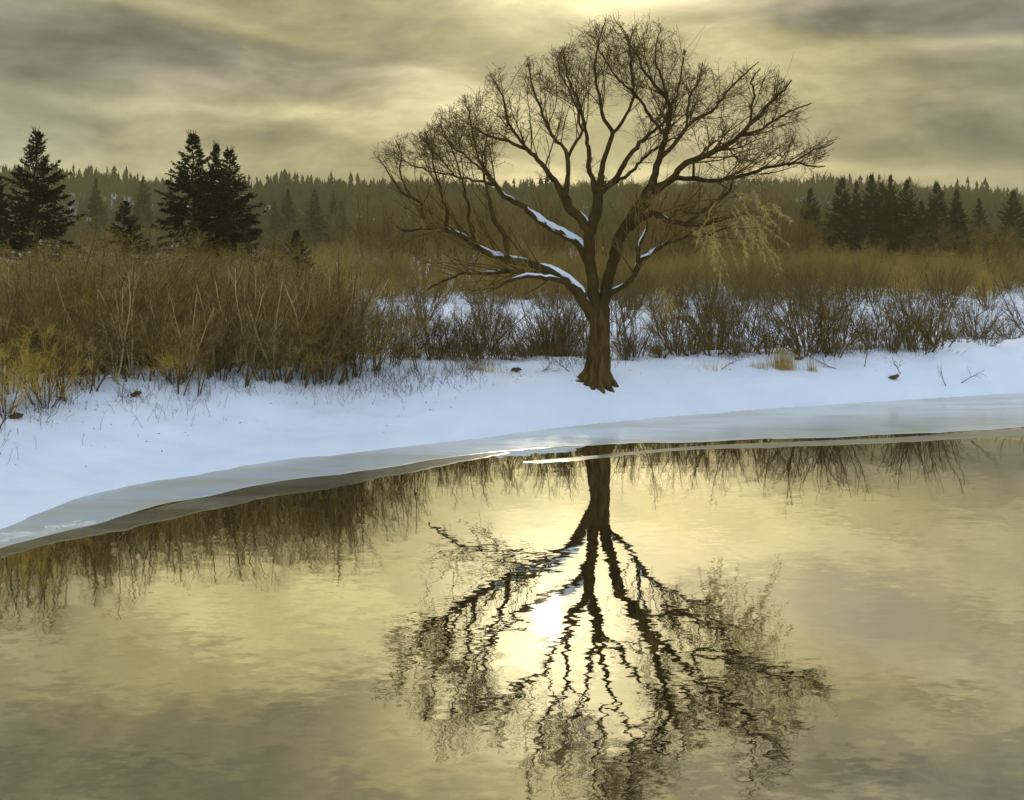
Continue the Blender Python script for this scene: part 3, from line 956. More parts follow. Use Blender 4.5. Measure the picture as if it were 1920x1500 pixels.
for q, (deg, reach, h0, r0_) in enumerate([(172, 0.95, 0.75, 0.17), (196, 1.05, 0.55, 0.15), (222, 0.85, 0.45, 0.15), (250, 0.75, 0.35, 0.16), (284, 0.70, 0.30, 0.15), (318, 0.72, 0.45, 0.14), (352, 0.80, 0.6, 0.15), (140, 0.8, 0.5, 0.14), (60, 0.8, 0.5, 0.14)]):
    a0 = math.radians(deg)
    u_ = np.array([math.cos(a0), math.sin(a0), 0.0])
    c0 = P(1123, 690, TD); c0[2] = 0
    pts = []
    for t in np.linspace(0, 1, 8):
        p = c0 + u_ * (0.22 + (reach - 0.22) * t) + np.array([-u_[1], u_[0], 0]) * 0.10 * math.sin(2.4 * t + q)
        g0 = gz(p[0], p[1])
        pts.append([p[0], p[1], g0 + h0 * (1 - t) ** 2.2 + 0.02 - 0.22 * t ** 2])
    ac = Acc(); tube(ac, np.array(pts) - T0, np.linspace(r0_, 0.11, 8), 9, True, 0.10, rt)
    obj('root', ac.mesh('root', M['trunk'], True), tree)


# snow lying along the limbs
def limb_snow(nm, f0, f1, wid=0.85, seed=1, breaks=()):
    d = TREE_L[nm]
    n = len(d)
    r = np.random.default_rng(seed)
    s = d[int(f0 * n):max(int(f1 * n), int(f0 * n) + 4)]
    runs = []; cur = []
    for i in range(len(s)):
        f = i / len(s)
        if any(abs(f - b) < 0.02 for b in breaks):
            if len(cur) > 2: runs.append(cur)
            cur = []
        else: cur.append(i)
    if len(cur) > 2: runs.append(cur)
    for run in runs:
        q = s[run]
        t = norm(np.gradient(q[:, :3], axis=0))
        side = norm(np.cross(t, np.array([0, 0, 1.0])))
        upv = np.cross(side, t)
        m = len(q)
        ends = np.minimum(1, np.minimum(np.arange(m), m - 1 - np.arange(m)) / 2.0 * 0.6 + 0.25)
        wv_ = q[:, 3] * wid * ends * (1 + 0.15 * r.standard_normal(m))
        hv = (q[:, 3] * 0.28 + 0.045) * ends * (1 + 0.2 * r.standard_normal(m))
        K = 9
        V = []
        for i in range(m):
            a = np.linspace(-1, 1, K)
            lift = np.sqrt(np.maximum(q[i, 3] ** 2 - (a * wv_[i]) ** 2, 0)) - 0.012 + hv[i] * np.sqrt(np.maximum(1 - a ** 2, 0))
            V.append(q[i, :3] + side[i] * (a * wv_[i])[:, None] + upv[i] * lift[:, None] - T0)
        V = np.concatenate(V)
        a_ = np.arange(m - 1)[:, None] * K; b_ = np.arange(K - 1)[None]
        Q = np.stack([a_ + b_, a_ + b_ + 1, a_ + K + b_ + 1, a_ + K + b_], -1).reshape(-1, 4)
        # underside closes it against the bark
        Q = np.concatenate([Q, [(i * K, (i + 1) * K, (i + 1) * K + K - 1, i * K + K - 1) for i in range(m - 1)]])
        o = obj('limb_snow', mesh_from('limb_snow', V, Q, None, True, M['snow']), tree)
        tag(o, 'white snow lying along the top of a limb')


limb_snow('F', 0.09, 0.70, 0.9, 1, (0.42, 0.80))
limb_snow('E', 0.03, 0.42, 0.95, 2)
limb_snow('E', 0.45, 0.56, 0.7, 7)
limb_snow('F3', 0.22, 0.85, 0.8, 3, (0.45,))
limb_snow('F4', 0.42, 0.62, 0.5, 4, (0.5,))
limb_snow('H', 0.05, 0.62, 0.95, 5, (0.28, 0.6))
limb_snow('H1', 0.2, 0.9, 0.9, 6)
limb_snow('D', 0.02, 0.2, 0.6, 8, (0.5,))
limb_snow('M', 0.35, 0.55, 0.6, 9)

# golden shoots hanging on the right
ha = Acc()
rh = np.random.default_rng(77)
HS = []
for (px, py, tx, ty, n) in [(1352, 392, 1330, 505, 9), (1368, 402, 1400, 500, 9), (1385, 398, 1455, 520, 8), (1330, 410, 1330, 515, 8), (1400, 410, 1470, 470, 6), (1420, 380, 1490, 440, 5), (1390, 350, 1440, 420, 6), (1420, 440, 1470, 530, 5), (1345, 430, 1345, 530, 6)]:
    for _ in range(int(n * 0.7)):
        D = TD - 1.2 + rh.normal(0, 0.9)
        a = P(px + rh.normal(0, 18), py + rh.normal(0, 10), D); b = P(tx + rh.normal(0, 15), ty + rh.normal(0, 16), D + rh.normal(0, 0.3))
        b = a + (b - a) * rh.uniform(0.45, 1.0)
        mid = a * 0.4 + b * 0.6 + np.array([0, 0, 0.30 + 0.25 * rh.random()])
        t = np.linspace(0, 1, 10)[:, None]
        c = (1 - t) ** 2 * a + 2 * t * (1 - t) * mid + t ** 2 * b
        c[1:] += 0.045 * rh.standard_normal((9, 3))
        HS.append(c - T0)
HS = np.array(HS)
sticks(ha, HS, np.full(len(HS), 0.009), np.full(len(HS), 0.006), 3)
N = len(HS); idx = np.repeat(np.arange(N), 44); kq = rh.integers(1, 9, len(idx))
hp = HS[idx, kq]; ht = norm(HS[idx, kq + 1 if False else np.minimum(kq + 1, 9)] - HS[idx, kq])
hl = lines(rh, hp, norm(side_dirs(rh, ht, rh.uniform(0.4, 1.2, len(idx))) + np.array([0, 0, -0.35])), rh.uniform(0.08, 0.26, len(idx)), 2, 0.35, -0.10)
sticks(ha, hl, np.full(len(idx), 0.0075), np.full(len(idx), 0.005), 3)
tag(obj('hanging_twigs', ha.mesh('hanging_twigs', M['hang'], False), tree), 'pale golden drooping twigs on the far end of the low limbs', kind='stuff')
tag(tree, 'large spreading bare tree with snow on its low limbs, standing on the snowy bank', 'tree')


# ------------------------------------------------------------------ spruces
def spruce_meshes(seed, h, R, twin=False):
    r = np.random.default_rng(seed)
    wood, fol, snow = Acc(), Acc(), Acc()
    zt = np.linspace(-0.3, h, 14)
    tube(wood, np.column_stack([0.05 * r.standard_normal(14), 0.05 * r.standard_normal(14), zt]), 0.014 * h * (1 - zt / (h * 1.02)) + 0.012, 7)
    nb = int(19 * h)
    z = h * (0.02 + 0.965 * (np.arange(nb) + r.random(nb)) / nb)
    az = r.random(nb) * 6.283
    f = 1 - z / h
    L = R * (f ** 0.84) * (0.66 + 0.52 * r.random(nb)) * (1 + 0.20 * np.sin(az * 2 + z * 1.3)) + 0.07
    up0 = 0.75 - 0.95 * np.clip(f * 1.4, 0, 1) + 0.12 * r.standard_normal(nb)
    ns = 7
    d = norm(np.column_stack([np.cos(az), np.sin(az), up0]))
    out = np.empty((nb, ns + 1, 3)); out[:, 0] = np.column_stack([np.zeros(nb), np.zeros(nb), z])
    for i in range(ns):
        bend = (-0.10 * f + 0.20 * (i / ns) ** 1.5)
        d = norm(d + np.column_stack([np.zeros(nb), np.zeros(nb), bend]) + 0.05 * r.standard_normal((nb, 3)))
        out[:, i + 1] = out[:, i] + d * (L / ns)[:, None]
    sticks(wood, out, 0.006 + 0.011 * L, np.full(nb, 0.004), 3)
    # side sprays of needles
    per = 21
    idx = np.repeat(np.arange(nb), per); t = 0.12 + 0.88 * r.random(nb * per) ** 0.8
    q = t * ns; k = np.minimum(q.astype(int), ns - 1); w = (q - k)[:, None]
    pos = out[idx, k] * (1 - w) + out[idx, k + 1] * w
    tan = norm(out[idx, k + 1] - out[idx, k])
    side = norm(np.cross(tan, np.array([0, 0, 1.0]))) * np.where(r.random(len(idx)) < 0.5, -1, 1)[:, None]
    ln = np.minimum((0.12 + 0.30 * L[idx] * (1.15 - t)) * (0.6 + 0.7 * r.random(len(idx))), 0.75)
    dr = norm(tan * 0.75 + side * (0.35 + 0.65 * r.random(len(idx)))[:, None] + np.column_stack([np.zeros(len(idx)), np.zeros(len(idx)), r.normal(-0.14, 0.22, len(idx))]))
    # every spray: needle tufts as narrow blades
    nt = 6
    i2 = np.repeat(np.arange(len(idx)), nt); s = r.random(len(i2))
    c = pos[i2] + dr[i2] * (ln[i2] * s)[:, None]
    dd = norm(dr[i2] + 0.45 * r.standard_normal((len(i2), 3)))
    n_ = norm(np.cross(dd, r.standard_normal((len(i2), 3))))
    tip_ = np.clip(f[idx][i2] * 3.0, 0.45, 1.0); bl = (0.16 + 0.16 * r.random(len(i2))) * tip_; bw = (0.042 + 0.034 * r.random(len(i2))) * tip_
    A = c - n_ * bw[:, None]; B = c + n_ * bw[:, None]; C = c + dd * bl[:, None]
    V = np.stack([A, B, C], 1).reshape(-1, 3)
    fol.add(V, None, np.arange(len(V)).reshape(-1, 3))
    # leader shoots
    A = np.array([[0, 0, h * 0.96]] * 6); dl = norm(r.normal(0, 0.25, (6, 3)) + np.array([0, 0, 1.0]))
    LL = lines(r, A, dl, np.full(6, 0.05 * h + 0.2), 2, 0.05, 0.1)
    sticks(fol, LL, np.full(6, 0.05), np.full(6, 0.012), 4)
    # snow left on a few boughs
    pick = r.choice(np.where((f > 0.2))[0], 26, replace=False)
    for b in pick:
        k0 = r.integers(3, 6)
        p = out[b, k0]; dv = out[b, k0 + 1] - p
        w_ = norm(np.cross(dv, [0, 0, 1.0])) * r.uniform(0.05, 0.14); u = np.array([0, 0, 0.07])
        ln_ = dv * r.uniform(0.8, 1.4)
        V = np.array([p - ln_ * 0.4 + u * .6, p - w_ + u * .7, p + w_ + u * .7, p + ln_ + u * .6, p + ln_ * 0.3 + u * 1.7])
        snow.add(V, None, [(0, 1, 4), (1, 3, 4), (3, 2, 4), (2, 0, 4), (0, 2, 1), (1, 2, 3)])
    return wood.mesh('spruce_trunk', M['bark']), fol.mesh('spruce_foliage', M['needle']), snow.mesh('spruce_snow', M['snow'])


SP = [spruce_meshes(101, 14.0, 4.3), spruce_meshes(102, 14.0, 4.6), spruce_meshes(103, 14.0, 3.4)]


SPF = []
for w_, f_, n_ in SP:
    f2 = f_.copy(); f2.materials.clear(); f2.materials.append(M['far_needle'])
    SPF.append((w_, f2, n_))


def spruce(which, px, py_top, D, wide, label, group=None, name='spruce_tree', snow=True):
    x, y = at_px(px, D)
    g0 = gz(x, y)
    top = H - (py_top - HOR) / F * D
    s = (top - g0) / 14.5
    e = empty(name, (x, y, g0))
    e.scale = (s * wide, s * wide, s)
    e.rotation_euler = (0, 0, (px * 1.7) % 6.28)
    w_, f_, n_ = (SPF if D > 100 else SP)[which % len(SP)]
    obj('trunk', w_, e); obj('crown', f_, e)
    if snow: obj('bough_snow', n_, e)['kind'] = 'stuff'
    tag(e, label, 'tree', group)
    return e


spruce(1, 68, 232, 63, 1.05, 'tall dark spruce standing alone above the thicket, with the broadest shaggy crown')
spruce(0, 362, 238, 70, 1.25, 'tall dark spruce joined with a slimmer one beside it, taller of the pair')
spruce(2, 405, 258, 72, 1.0, 'dark spruce pressed between two taller neighbours in the spruce clump')
spruce(0, 430, 268, 69, 1.25, 'dark spruce beside the tallest of the pair, nearest to the small round spruce')
spruce(1, 234, 368, 68, 1.15, 'short dark spruce between the lone spruce and the pair')
spruce(0, 556, 425, 60, 1.3, 'small dark spruce standing low among bare brush near the snowy field')
spruce(2, -10, 285, 66, 0.9, 'dark spruce cut by the picture edge beside the lone spruce')
for i, (px, py, D, wd) in enumerate([(1520, 348, 150, 0.8), (1578, 326, 145, 0.75), (1606, 332, 158, 0.6), (1634, 320, 142, 0.72), (1654, 336, 150, 0.7), (1670, 322, 146, 0.7), (1701, 330, 140, 0.75), (1757, 336, 138, 0.8), (1794, 350, 140, 0.85), (1900, 352, 150, 0.9), (1728, 372, 150, 0.7), (1560, 395, 135, 1.0), (1600, 410, 128, 1.1), (1690, 415, 130, 1.1), (1836, 368, 165, 0.9)]):
    spruce(i, px, py, D, wd * 1.25, 'dark spruce in the grove across the meadow from the grassy bank', 'spruces of the grove across the meadow', snow=(i > 10))
for i, (px, py, D, wd) in enumerate([(540, 350, 240, 0.8), (590, 350, 235, 0.8), (625, 355, 250, 0.8), (515, 372, 230, 0.7), (268, 325, 260, 0.8), (180, 330, 250, 0.9), (640, 372, 240, 0.8)]):
    spruce(i, px, py, D, wd, 'hazy spruce at the foot of the wooded hill behind the snowy field', 'spruces at the foot of the hill', snow=False)


# ------------------------------------------------------------------ shrubs and brush
rs = np.random.default_rng(2024)
def thicket_label(px, s_):
    row = 'front row of the thicket' if s_ < 9.5 else ('middle of the thicket' if s_ < 17 else 'back of the thicket')
    zone = 'below the lone broad spruce' if px < 160 else ('between lone spruce and spruce pair' if px < 300 else ('below the spruce pair' if px < 480 else 'near the small low spruce'))
    return 'leafless shrub in the ' + row + ', ' + zone, 'shrub', 'shrubs in the ' + row + ', ' + zone


cnt = 0
for _ in range(4000):
    if cnt >= 235: break
    px = rs.uniform(-150, 690); D = 33 + 29 * rs.random() ** 1.15
    x, y = at_px(px, D)
    s = float(sdf(np.array([x]), np.array([y]))[0])
    if s < 6.0: continue
    if s < 9.5 and rs.random() < 0.80: continue
    if px > 600 and D > 44 and rs.random() < 0.7: continue
    sc = rs.uniform(0.75, 1.18) * (0.74 if s < 8 else (0.92 if s < 11 else 1.08))
    if px > 560: sc *= 0.85
    plant('alder', int(rs.integers(4)), x, y, sc, rs.uniform(0, 6.28), 'leafless_shrub', *thicket_label(px, s), sz=sc * rs.uniform(0.85, 1.1), lean=(rs.normal(0, 0.07), rs.normal(0, 0.07)))
    cnt += 1
for i in range(46):
    px = -60 + 840 * (i + rs.random()) / 46
    x, y = at_px(px, float(np.interp(px, [-60, 0, 300, 560, 780], [30.5, 31.5, 35.0, 37.6, 39.6])) + rs.uniform(-0.8, 1.2))
    sc = rs.uniform(0.55, 0.98) * (0.72 if px > 690 else 1.0)
    plant('pole', i, x, y, sc, rs.uniform(0, 6.28), 'dark_stemmed_shrub', 'slender dark stems along the thicket front, ' + thicket_label(px, 0)[0].split(', ')[1], 'shrub', 'dark stem clumps ' + thicket_label(px, 0)[0].split(', ')[1], lean=(rs.normal(0, 0.1), rs.normal(0, 0.12)))
# tall upright stems at the end of the thicket towards the big tree
for i, (px, D, sc) in enumerate([(560, 37.5, 1.0), (585, 38.5, 0.95), (610, 37.5, 0.9), (640, 39, 0.95), (668, 38.3, 0.85), (700, 38.6, 0.72), (530, 37, 0.95), (740, 39.2, 0.6), (500, 36.6, 0.85)]):
    x, y = at_px(px, D)
    plant('alder', i, x, y, sc, i * 1.1, 'leafless_shrub', 'tall leafless shrub rooted in the snow slope at the open end of the thicket', 'shrub', 'shrubs at the open end of the thicket')
for i, (px, D, sc) in enumerate([(215, 34.2, 0.85), (345, 36, 0.85), (470, 37, 0.9), (520, 37.2, 0.98), (585, 38, 0.9), (140, 36, 0.95), (420, 44, 1.0), (270, 42, 1.0), (50, 40, 1.0), (180, 35.5, .8), (250, 36, .85), (400, 37, .85), (450, 37.5, .9), (600, 38.4, .85), (640, 39, .85), (310, 36.5, .8)]):
    x, y = at_px(px, D)
    plant('sapling', i, x, y, sc * 0.95, i * 2.1, 'young_tree', 'pale barked slender young tree rising out of the thicket', 'tree', 'pale young trees in the thicket')
x, y = at_px(85, 31.6)
plant('willow', 0, x, y, 1.0, 0.4, 'yellow_willow_shrub', 'bright yellow twigged willow shrub in front of the thicket', 'shrub')
for i, (px, D, sc) in enumerate([(12, 30.5, 0.8), (330, 35.4, 0.8), (1240, 62, 1.0), (1690, 88, 1.3), (1850, 84, 1.2)]):
    x, y = at_px(px, D)
    lab = ['yellow twigged shrub beside the bright yellow willow on the left bank', 'small yellow twigged shrub at the front of the thicket', 'yellowish shrub on the snow behind the big tree', 'golden shrub glowing in the brown brush belt', 'pale golden shrub at the end of the brush belt'][i]
    plant('willow', 0, x, y, sc, i * 1.3, 'yellow_willow_shrub', lab, 'shrub')

# low bushes behind the crest between the thicket and the big tree
for i in range(20):
    px = rs.uniform(680, 1110); D = rs.uniform(41.5, 51)
    x, y = at_px(px, D)
    plant('low' if i % 3 else 'vase', i, x, y, rs.uniform(0.9, 1.55) if i % 3 else rs.uniform(0.7, 1.05), rs.uniform(0, 6.28), 'low_bush',
          'low twiggy bush behind the snow crest between thicket and big tree', 'shrub', 'low bushes behind the crest')
for i in range(9):
    px = 770 + 310 * (i + rs.random()) / 9
    x, y = at_px(px, 41.3 + rs.uniform(0, 1.6))
    sc = rs.uniform(0.68, 0.95)
    plant('vase', i, x, y, sc, rs.uniform(0, 6.28), 'crest_bush', 'slim leafless bush on the snow crest between the thicket and the big trunk', 'shrub', 'slim bushes on the crest')
# fan shaped bushes along the bank right of the tree
fan = [(1165, 42.5, .75), (1200, 43.5, .9), (1235, 43.0, .85), (1265, 44, 1.0), (1300, 43.6, 1.0), (1340, 44.5, 1.1), (1365, 44.2, 1.05), (1400, 45, 1.15), (1432, 44.6, 1.2), (1470, 45.2, 1.15), (1498, 45.0, 1.2), (1540, 45.4, 1.15), (1565, 45.2, 1.1), (1600, 46.2, 1.1), (1640, 47, 1.0), (1660, 46, .95), (1700, 47, 1.15), (1730, 46.4, 1.2), (1752, 47.4, 1.0), (1190, 47, 1.0), (1280, 48, 1.1), (1330, 49, 1.1), (1450, 49.5, 1.2), (1520, 50, 1.2), (1580, 51, 1.1)]
def fan_label(px, D):
    z = 'beside the big trunk' if px < 1260 else ('between the big trunk and the golden grass' if px < 1420 else ('behind the golden grass tuft' if px < 1545 else 'at the row end past the golden grass'))
    r_ = 'rear row, ' if D > 46.9 and px < 1600 else ''
    return 'fan shaped bush on the bank, ' + r_ + z, 'shrub', 'fan shaped bushes ' + r_ + z


for i, (px, D, sc) in enumerate(fan):
    x, y = at_px(px + rs.normal(0, 8), D)
    sc *= rs.uniform(0.72, 1.22)
    if i in (2, 6, 9, 13, 19, 21): sc *= 0.55
    plant('vase', i, x, y, sc, i * 1.37, 'fan_shaped_bush', *fan_label(px, D),  lean=(0, 0.10 * math.sin(i * 2.3)))
for i, (px, D, sc) in enumerate([(1665, 47.3, 1.1), (1845, 48.5, 1.2), (1885, 60, 1.5), (1835, 57, 1.6), (1760, 55, 1.5), (1900, 52.5, .6), (1700, 60, 1.6), (1640, 56, 1.5), (1930, 66, 1.9)]):
    x, y = at_px(px, D)
    plant('low', i, x, y, sc, i * 1.9, 'low_bush', 'low dark twiggy bush on the open snow past the fan shaped bushes', 'shrub', 'low bushes on the open snow')
# scattered bushes on the snowy meadow
for i in range(135):
    px = rs.uniform(690, 1960); D = rs.uniform(50, 92)
    x, y = at_px(px, D)
    if px < 1130 and 56 < D < 86 and rs.random() < 0.6: continue
    if px > 1620 and D < 80 and rs.random() < 0.6: continue
    plant('vase' if i % 2 else 'low', i, x, y, rs.uniform(0.9, 1.55), rs.uniform(0, 6.28), 'meadow_bush', ('fan shaped' if i % 2 else 'low twiggy') + ' bush scattered on the snowy meadow ' + ('on the thicket side of the big tree' if px < 1120 else 'beyond the fan shaped bank bushes'), 'shrub', ('fan shaped' if i % 2 else 'low') + ' meadow bushes ' + ('thicket side' if px < 1120 else 'beyond the bank bushes'))


# brush belt beyond the meadow, far too many stems to count
def blades(r, L, r0, r1):
    """polylines as three-edged slivers, cheap"""
    acc = Acc()
    P0 = L[:, 0]; P1 = L[:, -1]
    V, Q = prisms(P0, P1, r0, r1, 3)
    return V, Q


def brush_proto(seed, h, m1, m2):
    r = np.random.default_rng(seed)
    n = 7; a = r.random(n) * 6.283; sp = 0.1 + 0.45 * r.random(n)
    p0 = np.column_stack([np.cos(a) * 0.3, np.sin(a) * 0.3, np.full(n, -0.1)])
    d0 = np.column_stack([np.cos(a) * sp, np.sin(a) * sp, np.ones(n)])
    res = grow(r, p0, d0, h * (0.6 + 0.4 * r.random(n)), 0.008 * h * np.ones(n), 3, 0.09, 0.02,
               [(m1, 0.45, 0.65, 0.2, 1, 0.1, 0.06, 0.55), (m2, 0.6, 0.6, 0.15, 1, 0.1, 0.06, 0.8)])
    V, Q = [], []
    nn = 0
    for i, (L, a_, b_) in enumerate(res):
        if i == 0:
            v, q = prisms(L[:, :-1].reshape(-1, 3), L[:, 1:].reshape(-1, 3), np.repeat(a_, 3), np.repeat(b_, 3), 3)
            T_ = None
        else:
            # thin triangle per twig
            d = norm(L[:, -1] - L[:, 0]); s_ = norm(np.cross(d, r.standard_normal(d.shape)))
            w = np.maximum(a_, 0.012)[:, None]
            v = np.stack([L[:, 0] - s_ * w, L[:, 0] + s_ * w, L[:, -1]], 1).reshape(-1, 3)
            q = None; T_ = np.arange(len(v)).reshape(-1, 3)
        V.append(v)
        if q is not None:
            Q.append((4, q + nn))
        else:
            Q.append((3, T_ + nn))
        nn += len(v)
    V = np.concatenate(V)
    quads = np.concatenate([q for k, q in Q if k == 4]); tris = np.concatenate([q for k, q in Q if k == 3])
    tris = np.concatenate([tris, quads[:, [0, 1, 2]], quads[:, [0, 2, 3]]])
    return V, tris


def scatter(name, protos, X, Y, S, SZ, mat, seed):
    r = np.random.default_rng(seed)
    Z = ground_z(X, Y)
    acc = Acc()
    pid = r.integers(len(protos), size=len(X)); ang = r.random(len(X)) * 6.283
    for p in range(len(protos)):
        m = pid == p
        if not m.any(): continue
        V, T_ = protos[p]
        c, s = np.cos(ang[m])[:, None], np.sin(ang[m])[:, None]
        vx = V[None, :, 0] * c - V[None, :, 1] * s; vy = V[None, :, 0] * s + V[None, :, 1] * c
        W = np.stack([vx * S[m][:, None] + X[m][:, None], vy * S[m][:, None] + Y[m][:, None], V[None, :, 2] * SZ[m][:, None] + Z[m][:, None]], -1).reshape(-1, 3)
        T2 = (T_[None] + (np.arange(m.sum()) * len(V))[:, None, None]).reshape(-1, 3)
        acc.add(W, None, T2)
    return obj(name, acc.mesh(name, mat))


BP = [brush_proto(s, 4.0, 9, 6) for s in (1, 2, 3, 4)]
n = 1300
D = rs.uniform(92, 150, n * 2); px = rs.uniform(560, 2150, n * 2)
keep = ~((px < 930) & (rs.random(n * 2) < 0.82)) & ~((px > 1860) & (D < 100))
D, px = D[keep][:n], px[keep][:n]
X, Y = at_px(px, D)
hgt = 1.0 + 0.9 * fbm(X * 0.04, Y * 0.04, 3) + rs.normal(0, 0.16, len(X))
hgt = np.clip(hgt, 0.55, 1.7)
n2 = 520                                    # the back of the thicket, round the feet of the spruces
px2 = np.concatenate([rs.uniform(-160, 640, n2), rs.uniform(640, 1120, 70)]); D2 = np.concatenate([rs.uniform(52, 92, n2), rs.uniform(84, 96, 70)])
X2, Y2 = at_px(px2, D2)
X, Y, hgt = np.concatenate([X, X2]), np.concatenate([Y, Y2]), np.concatenate([hgt, rs.uniform(0.75, 1.25, n2), rs.uniform(0.5, 0.9, 70)])
br = scatter('brush', BP, X, Y, hgt * 1.05, hgt, M['twig'], 5)
tag(br, 'dense belt of brown leafless brush beyond the snowy meadow', 'brush', kind='stuff')

n3 = 330
px3 = 380 + 1380 * rs.random(n3) ** 1.35
D3 = np.interp(px3, [380, 560, 860, 1050, 1200, 1500, 1760], [37.5, 39.5, 41.6, 42.0, 42.8, 44.6, 46.6]) + np.abs(rs.normal(0, 0.9, n3))
X3, Y3 = at_px(px3, D3)
h3 = rs.uniform(0.07, 0.24, n3)
ug = scatter('undergrowth', BP, X3, Y3, h3 * 1.6, h3, M['twig_red'], 15)
tag(ug, 'low brown undergrowth of dead twigs just behind the snow crest', 'undergrowth', kind='stuff')

# bare trees behind the brush belt
for i in range(96):
    px = rs.uniform(700, 1530) if i < 66 else rs.uniform(1500, 1960)
    D = rs.uniform(104, 185)
    if px < 900 and D > 125: D = rs.uniform(104, 125)
    x, y = at_px(px, D)
    sc = rs.uniform(0.85, 1.38) * (0.72 if px > 1500 else 1.0)
    zone = 'behind the big tree towards the fenced field' if px < 1060 else ('straight behind the hanging golden twigs' if px < 1500 else 'among the spruces of the grove')
    plant('bare', i, x, y, sc, rs.uniform(0, 6.28), 'bare_tree', 'bare brown broadleaf tree in the hazy row ' + zone, 'tree', 'bare trees ' + zone)
for i, (px, D, sc) in enumerate([(690, 118, 1.25), (655, 125, 1.1), (735, 112, 0.95)]):
    x, y = at_px(px, D)
    plant('bare', i, x, y, sc, i, 'bare_tree', 'rounded bare tree beside the fenced snowy field', 'tree', 'bare trees by the fenced field')

# ------------------------------------------------------------------ wooded hills
def conifer_proto(seed, wide, lay=7, k=6, low=0.06):
    r = np.random.default_rng(seed)
    V, T_ = [], []
    n0 = 0
    for i in range(lay):
        z0 = low + (0.92 - low) * i / lay; z1 = min(z0 + 0.22, 1.0)
        R = wide * (1 - z0) ** r.uniform(0.6, 1.0) * r.uniform(0.65, 1.3) + 0.008
        a = np.arange(k) * 2 * math.pi / k + r.random() * 6
        rr = R * r.uniform(0.4, 1.3, k)
        off = r.normal(0, 0.015, 2)
        V.append(np.column_stack([off[0] + np.cos(a) * rr, off[1] + np.sin(a) * rr, z0 + r.uniform(-0.05, 0.03, k)]))
        V.append([[off[0] * 0.5, off[1] * 0.5, z1]])
        T_ += [(n0 + q, n0 + (q + 1) % k, n0 + k) for q in range(k)]
        n0 += k + 1
    return np.concatenate(V), np.array(T_)


def far_bare_proto(seed):
    r = np.random.default_rng(seed)
    n = 46
    z = 0.15 + 0.55 * r.random(n); a = r.random(n) * 6.283
    p = np.column_stack([0.02 * np.cos(a), 0.02 * np.sin(a), z])
    d = norm(np.column_stack([np.cos(a), np.sin(a), r.uniform(0.5, 2.2, n)]))
    e = p + d * r.uniform(0.18, 0.42, n)[:, None]
    s = norm(np.cross(d, r.standard_normal(d.shape))) * 0.012
    V = np.stack([p - s, p + s, e], 1).reshape(-1, 3)
    V = np.concatenate([V, [[-.014, 0, -.02], [.014, 0, -.02], [0, 0, .9], [0, -.014, -.02], [0, .014, -.02]]])
    T_ = list(np.arange(n * 3).reshape(-1, 3)) + [(n * 3, n * 3 + 1, n * 3 + 2), (n * 3 + 3, n * 3 + 4, n * 3 + 2)]
    return V, np.array(T_)


CP = [conifer_proto(q, (0.10, 0.13, 0.16, 0.20, 0.25)[q % 5], 6 + q % 3, 6, (0.06, 0.3)[q % 2]) for q in range(12)]
DP = [far_bare_proto(s) for s in range(6)]
n = 11000
Y = rs.uniform(232, 560, n); X = rs.uniform(-0.61, 0.61, n) * Y
pat = fbm(X * 0.012 + 7, Y * 0.012, 3) + 0.24 * sstep(400, 520, Y) + 0.12 * rs.standard_normal(n) - 0.15 + 0.12 * sstep(-20, -120, X)
con = pat > 0.10
S = rs.uniform(5.0, 11.0, n) * np.clip(1 + 0.6 * fbm(X * 0.03 + 2, Y * 0.03, 3), 0.55, 1.35) * np.where(rs.random(n) < 0.05, 1.3, 1)
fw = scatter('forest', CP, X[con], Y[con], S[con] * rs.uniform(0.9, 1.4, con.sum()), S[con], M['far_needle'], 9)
tag(fw, 'far off conifer wood covering the low hills', 'forest', kind='stuff')
hill_X, hill_Y, hill_S = X, Y, S
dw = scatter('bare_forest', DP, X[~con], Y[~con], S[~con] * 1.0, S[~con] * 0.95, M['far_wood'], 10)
tag(dw, 'far off leafless brown wood on the hill slopes', 'forest', kind='stuff')

# fence across the far field
fe = empty('field_fence', (0, 0, 0))
fy = 172.0
xs = np.arange(-44, -4, 3.2)
fe.location = (xs[0], fy, gz(xs[0], fy))
for x_ in xs:
    a = Acc()
    tube(a, np.array([[x_, fy, gz(x_, fy) - 0.3], [x_, fy, gz(x_, fy) + 1.0], [x_ + 0.02, fy, gz(x_, fy) + 1.75]]) - np.array(fe.location), [0.07, 0.065, 0.06], 6)
    obj('post', a.mesh('post', M['stem']), fe)
for hh in (0.55, 1.55):
    a = Acc()
    p_ = np.array([[x_, fy - 0.08, gz(x_, fy) + hh] for x_ in xs]) - np.array(fe.location)
    tube(a, p_, np.full(len(xs), 0.06), 5)
    obj('rail', a.mesh('rail', M['stem']), fe)
tag(fe, 'thin dark two rail fence across the far snowy field', 'fence')

# ------------------------------------------------------------------ small things on the bank
# dry stalks poking through the snow
n = 3600
px = rs.uniform(-60, 1900, n)
xx = np.empty(n); yy = np.empty(n)
t = np.clip(rs.normal(0.92, 0.13, n), 0.5, 1.3)
